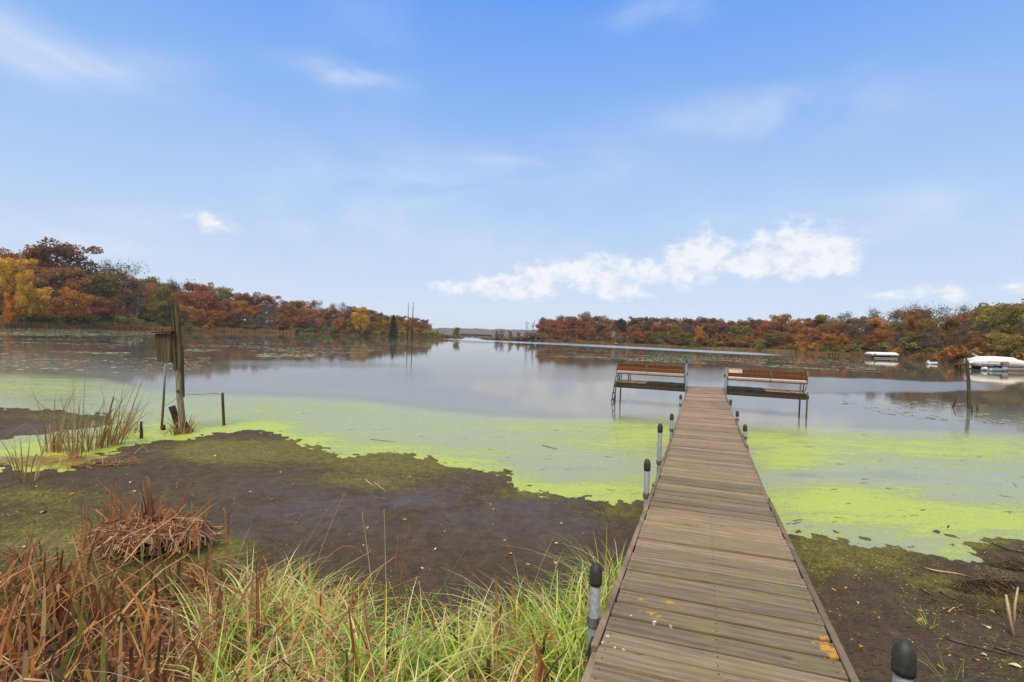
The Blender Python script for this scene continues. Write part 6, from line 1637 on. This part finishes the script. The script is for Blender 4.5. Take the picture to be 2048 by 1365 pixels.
# folded dead leaves in the grass
p = at_g(958, 1300); clump('dead_leaf_tuft', p, 22, 0.22, 0.42, 0.010, 0.022, [(.22, .085, .04), (.30, .12, .05), (.14, .06, .035), (.42, .30, .2)], 0.05, 'dark rusty tuft of folded dead leaves in the green grass', 'leaf tuft', None, 0.12, 0.2, 0.8)
p = at_g(700, 1262); clump('dead_leaf_tuft', p, 14, 0.2, 0.36, 0.012, 0.022, [(.34, .13, .05), (.26, .10, .045)], 0.03, 'rusty upright tuft of short broad leaves at the grass edge', 'leaf tuft', None, 0.10, 0.1, 0.2)
# green tufts on open mud
TF = [(850, 1205, .16, 'bright green grass tuft alone on the mud by the long rush stem'), (1862, 1255, .17, 'small green grass sprout on the mud beside two orange leaves'), (1905, 1362, .26, 'green grass tuft at the bottom of the mud by the capped post'), (2000, 1280, .1, 'low green tuft among the reed debris'),
      (1885, 1300, .07, 'tiny green tuft on the mud short of the capped post'), (1030, 1160, .05, 'tiny green sprig on the mud beside a yellow leaf'), (900, 1150, .06, 'tiny green weed sprig on the open mud'), (1945, 1270, .1, 'small low tuft of bright grass near the debris'), (1820, 1200, .06, 'tiny sprig of grass under the mossy mud patch')]
for x, y, h, lab in TF:
    clump('grass_tuft', at_g(x, y), int(10 + 60 * h), h * .5, h, 0.003, 0.007, GREEN, 0.02 + 0.1 * h, lab, 'grass tuft', 'green tufts on the mud', 0.5, 0.5, 0.0)

# fallen leaves
MAT_FLEAF = []
for nm, c in (('yellow', (.62, .36, .05)), ('orange', (.55, .21, .04)), ('pale tan', (.66, .50, .33)), ('brown', (.24, .11, .055))):
    MAT_FLEAF.append((nm, plain('fallen_leaf_' + nm.replace(' ', '_'), c, 0.6, scale=30, var=0.4)))
def leaf_mesh(k, mat):
    rg = random.Random(k); pts = []
    n = 12
    for i in range(n):
        a = 2 * math.pi * i / n; r = 0.5 * (1 + 0.25 * math.cos(a) + (0.18 if i % 2 else -0.12) * (1 if k % 2 else 0.3)); r *= rg.uniform(.85, 1.1)
        pts.append((r * math.cos(a), 0.62 * r * math.sin(a), 0.10 * math.cos(2 * a + k) + rg.uniform(-.04, .04) + 0.06))
    vs = [(0, 0, 0.03)] + pts; fs = [(0, 1 + i, 1 + (i + 1) % n) for i in range(n)]
    mb = MB().add(vs, fs); mb.tube([(0.6, 0, .07), (0.95, .08, .05)], 0.02, 3)
    return mb.mesh('fallen_leaf', mat)
LM = [[leaf_mesh(k * 4 + j, m_) for j in range(4)] for k, (nm, m_) in enumerate(MAT_FLEAF)]
FL = [(807, 1040, 0, 10), (1016, 1115, 0, 12), (980, 1116, 0, 0), (870, 1100, 2, 9), (890, 1064, 2, 6), (1009, 1082, 2, 6), (988, 1020, 2, 7), (981, 1009, 1, 6), (1020, 1110, 1, 14), (1056, 1130, 1, 9), (1112, 1088, 2, 7), (1112, 1127, 2, 9), (1183, 1122, 2, 7), (1123, 1048, 2, 6), (1165, 1068, 2, 5),
      (842, 1137, 2, 8), (828, 1176, 2, 9), (735, 1058, 1, 9), (725, 1092, 2, 10), (702, 1160, 2, 9), (757, 1052, 2, 0), (924, 975, 1, 6), (804, 955, 1, 8), (822, 955, 1, 6), (880, 1050, 3, 6), (465, 1047, 0, 9), (448, 1020, 1, 8), (355, 976, 0, 8), (270, 983, 2, 9), (262, 965, 2, 7), (88, 1026, 2, 22), (70, 975, 1, 10),
      (145, 990, 1, 10), (50, 1095, 2, 8), (205, 1320, 0, 22), (245, 1310, 1, 24), (640, 1340, 2, 20), (1080, 1340, 0, 26), (1668, 1182, 0, 9), (1690, 1177, 1, 7), (1680, 1233, 1, 10), (1715, 1207, 2, 8), (1724, 1296, 1, 12), (1786, 1317, 1, 12), (1795, 1330, 1, 12), (1845, 1225, 0, 11), (1838, 1242, 1, 13), (1882, 1336, 1, 17),
      (1825, 1153, 2, 14), (1888, 1219, 2, 9), (1983, 1224, 2, 11), (1976, 1256, 2, 12), (1968, 1312, 2, 15), (1953, 1322, 1, 13), (2026, 1333, 2, 22), (1936, 1165, 1, 9), (1610, 1099, 1, 10), (1766, 1117, 2, 5), (1785, 1098, 2, 6), (545, 1000, 2, 6), (607, 1005, 2, 6), (500, 985, 2, 6), (560, 945, 2, 5), (640, 925, 1, 5), (430, 912, 2, 6), (985, 1050, 2, 4), (1142, 1094, 3, 8)]
seen = {}
for i, (x, y, k, w) in enumerate(FL):
    if w == 0: continue
    p = at_g(x, y); d = (p - Vector((0, 0, CAM_Z))).dot(fw)
    o = link('fallen_leaf', LM[k][i % 4], None, p + Vector((0, 0, 0.006)))
    s = min(max(w * d / F_PX, 0.018), 0.10); o.scale = (s, s * random.uniform(.7, 1.1), s); o.rotation_euler = (random.uniform(-.35, .35), random.uniform(-.35, .35), random.uniform(0, 6.28))
    where = 'in the sedge' if (x < 650 and y > 1290) else 'in the bank grass' if (x < 1250 and y > 1250) else 'on mossy mud beyond the heap' if x < 480 and y < 1110 else 'by the duckweed edge' if y < 960 and x < 1300 else 'between heap and rushes' if x < 780 else 'about the long green rush' if x < 1030 else 'on mud beside the dock' if x < 1300 else \
        'along the far dock edge' if x < 1735 else 'by the capped post' if x < 1860 else 'before the reed debris'
    size = 'tiny' if s < 0.03 else 'small' if s < 0.05 else 'large'
    ud = abs((p - DOCK0).dot(DIRU))
    seen.setdefault('%s %s leaf lying %s' % (size, MAT_FLEAF[k][0], where), []).append((ud, o))
for lab, lst in seen.items():
    lst.sort(key=lambda t: t[0])
    for i, (_u, o) in enumerate(lst):
        tag(o, lab + (', %s of %s from dock' % (ORD[i], NUM[len(lst)]) if 1 < len(lst) <= 12 else ''), 'leaf', 'fallen leaves on the near shore')

# duckweed clots stranded on the mud
n = 190000
pxs_ = rgG.uniform(-60, 2100, n); pys_ = rgG.uniform(868, 1365, n)
w_ = np.clip(gauss_px(pxs_, pys_, MOSS) * 0.8, 0, 1)
Q = []
keep = rgG.random(n) < w_ * 0.5
dzq = fw.z + rt2.z * (pxs_ - CX) / F_PX - up2.z * (pys_ - CY) / F_PX; tq = (0.06 - CAM_Z) / dzq
qx = (rt2.x * (pxs_ - CX) / F_PX + fw.x - up2.x * (pys_ - CY) / F_PX) * tq; qy = (rt2.y * (pxs_ - CX) / F_PX + fw.y - up2.y * (pys_ - CY) / F_PX) * tq
qz = ground_z(qx, qy)
keep &= (fbm(qx * 6, qy * 6, 77, 3) > 0.43) & (qz > 0.0)
qx, qy, qz = qx[keep], qy[keep], qz[keep]; n = len(qx)
Vq, Fq = leaf_quads(np.stack([qx, qy, qz + 0.004], 1), rgG.uniform(0.007, 0.022, n), rgG)
k = Vq.reshape(n, 4, 3); k[:, :, 2] = (qz + 0.004)[:, None] + (k[:, :, 2] - (qz + 0.004)[:, None]) * 0.35; Vq = k.reshape(-1, 3)
cq = pick([(.30, .34, .035), (.40, .46, .05), (.20, .22, .03), (.46, .44, .09), (.16, .16, .03)], n, rgG, .25)
tag(link('stranded_duckweed', mesh_np('stranded_duckweed', Vq, Fq, MAT_BLADE, col=np.repeat(cq, 4, 0))), 'yellow-green duckweed clots stranded over the damp mud', 'duckweed', kind='stuff')
# crumbs and twigs of dark peat on the mud
n = 26000
pxs_ = rgG.uniform(-60, 2100, n); pys_ = 880 + 490 * rgG.random(n) ** 0.8
dzq = fw.z + rt2.z * (pxs_ - CX) / F_PX - up2.z * (pys_ - CY) / F_PX; tq = (0.04 - CAM_Z) / dzq
qx = (rt2.x * (pxs_ - CX) / F_PX + fw.x - up2.x * (pys_ - CY) / F_PX) * tq; qy = (rt2.y * (pxs_ - CX) / F_PX + fw.y - up2.y * (pys_ - CY) / F_PX) * tq
qz = ground_z(qx, qy); kk = qz > 0.008; qx, qy, qz = qx[kk], qy[kk], qz[kk]; n = len(qx)
B = np.stack([qx, qy, qz + 0.002], 1)
cc = pick([(.05, .038, .032), (.035, .027, .022), (.17, .14, .125), (.11, .085, .07), (.20, .15, .11)], n, rgG, .3)
V, F, C = ribbons(B, rgG.uniform(0.006, 0.045, n), rgG.uniform(0.002, 0.006, n), np.full(n, 1.2), np.zeros(n), rgG.normal(-0.35, 1.0, n), cc, 2, 0.5)
kz = V.reshape(n, -1, 3); kz[:, :, 2] = B[:, 2:3] + (kz[:, :, 2] - B[:, 2:3]) * 0.25; V = kz.reshape(-1, 3)
tag(link('plant_crumbs', mesh_np('plant_crumbs', V, F, MAT_BLADE, col=C)), 'dark crumbs and fibres of rotten plants strewn over the mud', 'plant crumbs', kind='stuff')

# reed debris at the ditch and sticks on the mud
DEB = [(.10, .065, .035), (.16, .10, .05), (.24, .15, .07), (.07, .045, .025), (.32, .22, .11), (.14, .13, .04)]
mat_of_straw('reed_debris', at_g(1985, 1172), 520, 0.36, 0.16, DEB, 0.09, 'dark matted reed debris heaped at the end of the water-filled ditch', 'reed debris', None, 0.07, 0.24, 0.005, 0.014, 'stuff', 15)
mat_of_straw('reed_debris', at_g(2060, 1128), 320, 0.4, 0.15, DEB, 0.10, 'dark reed debris on the far lip of the ditch', 'reed debris', None, 0.07, 0.24, 0.005, 0.014, 'stuff', 16)
mat_of_straw('reed_debris', at_g(1960, 1212), 320, 0.45, 0.18, DEB + [(.22, .24, .04)], 0.05, 'thin scatter of rotten reeds on mossy mud before the ditch', 'reed debris', None, 0.05, 0.2, 0.004, 0.010, 'stuff', 17)
p = at_g(2055, 1215); clump('reed_tuft', p, 26, 0.12, 0.3, 0.008, 0.018, CAT_T[2:] + DEB[:3], 0.06, 'broken tan reed stump leaning over the ditch debris', 'reed tuft', None, 0.5, 0.4, 0.6)
def lying(px0, py0, px1, py1, w, mat, label, name='stick', lift=0.012):
    a, b = at_g(px0, py0), at_g(px1, py1); pts = []
    for k in range(6):
        q = a.lerp(b, k / 5); q.z = max(gz(q.x, q.y), 0) + lift + random.uniform(0, .006); q.x += random.uniform(-.006, .006); pts.append(q)
    o = link(name, MB().tube(pts, [w, w, w * .95, w * .85, w * .7, w * .4], 6).mesh(name, mat, a, True), None, a)
    tag(o, label, 'stick' if name == 'stick' else 'reed', 'loose sticks and reeds on the mud')
MAT_PALE = plain('pale_dead_reed', (.46, .34, .20), 0.6, scale=30); MAT_WHITEREED = plain('bleached_reed', (.60, .55, .48), 0.6, scale=30)
MAT_TWIG = plain('dark_twig', (.055, .038, .028), 0.8, scale=30, color2=(.11, .08, .06))
lying(1850, 1139, 1945, 1157, .010, MAT_PALE, 'long pale reed lying over the mud before the ditch', 'reed_stalk')
lying(1895, 1281, 2020, 1315, .008, MAT_TWIG, 'long thin dark stick lying on the mud past the capped post')
lying(1985, 1091, 2060, 1112, .010, MAT_TWIG, 'dark stick lying on the mud bank across the ditch')
lying(1880, 1187, 1925, 1208, .010, MAT_TWIG, 'short dark stick in the scatter of rotten reeds')
lying(1990, 1298, 2048, 1316, .010, MAT_TWIG, 'thick short dark stick among bright tufts near the frame edge')
lying(1840, 1180, 1872, 1196, .008, MAT_TWIG, 'small dark stick beside an orange leaf and moss')
lying(740, 880, 790, 885, .008, MAT_TWIG, 'straight dark twig floating on the duckweed off the mud edge', lift=.006)
lying(1085, 892, 1115, 900, .012, MAT_TWIG, 'dark twig floating on duckweed out before the dock', lift=.006)
lying(1895, 1228, 1925, 1212, .006, MAT_PALE, 'short pale reed scrap lying by the rotten reeds', 'reed_stalk')
lying(732, 962, 745, 973, .010, MAT_PALE, 'short pale curled reed scrap on the open mud', 'reed_stalk')
lying(748, 966, 770, 984, .008, MAT_PALE, 'longer pale curved reed scrap on the open mud', 'reed_stalk')
for (x0, y0, x1, y1, w, mm, lab) in ((2028, 1272, 2012, 1190, .013, MAT_PALE, 'tan broken reed stalk standing upright by the ditch debris'), (2028, 1250, 2036, 1175, .010, MAT_PALE, 'thinner tan reed stalk crossing the upright broken one'), (2005, 1205, 2075, 1258, .010, MAT_WHITEREED, 'bleached white reed leaf slanting over the ditch debris')):
    b = at_g(x0, y0); d = (b - Vector((0, 0, CAM_Z))).dot(fw)
    t = at_d(x1, y1, d + .05)
    o = link('reed_stalk', MB().tube([b - Vector((0, 0, .03)), b.lerp(t, .5) + Vector((0, .01, .01)), t], [w, w, w * .7], 6).mesh('reed_stalk', mm, b, True), None, b); tag(o, lab, 'reed', 'reed stalks at the ditch')
# little dark clots floating in the duckweed
n = 240
rg = np.random.default_rng(9); x = rg.uniform(420, 2048, n); y = rg.uniform(800, 1060, n)
CC = []
for a, b in zip(x, y):
    if np.interp(a, *zip(*UP)) + 8 < b < np.interp(a, *zip(*LOX)) - 6:
        p = at_z(a, b, 0.008); CC.append(p)
CC = np.array(CC); n = len(CC)
B = CC; V, F, C = ribbons(B, rg.uniform(0.03, 0.22, n), rg.uniform(0.006, 0.03, n), np.full(n, 1.0), np.zeros(n), rg.normal(0.1, .5, n), pick([(.06, .07, .02), (.10, .11, .03), (.05, .04, .02)], n, rg), 3, 0.4)
kz = V.reshape(n, -1, 3); kz[:, :, 2] = 0.008 + (kz[:, :, 2] - 0.008) * 0.06; V = kz.reshape(-1, 3)
tag(link('floating_weed', mesh_np('floating_weed', V, F, MAT_BLADE, col=C)), 'dark scraps of weed floating through the duckweed', 'floating weed', kind='stuff')
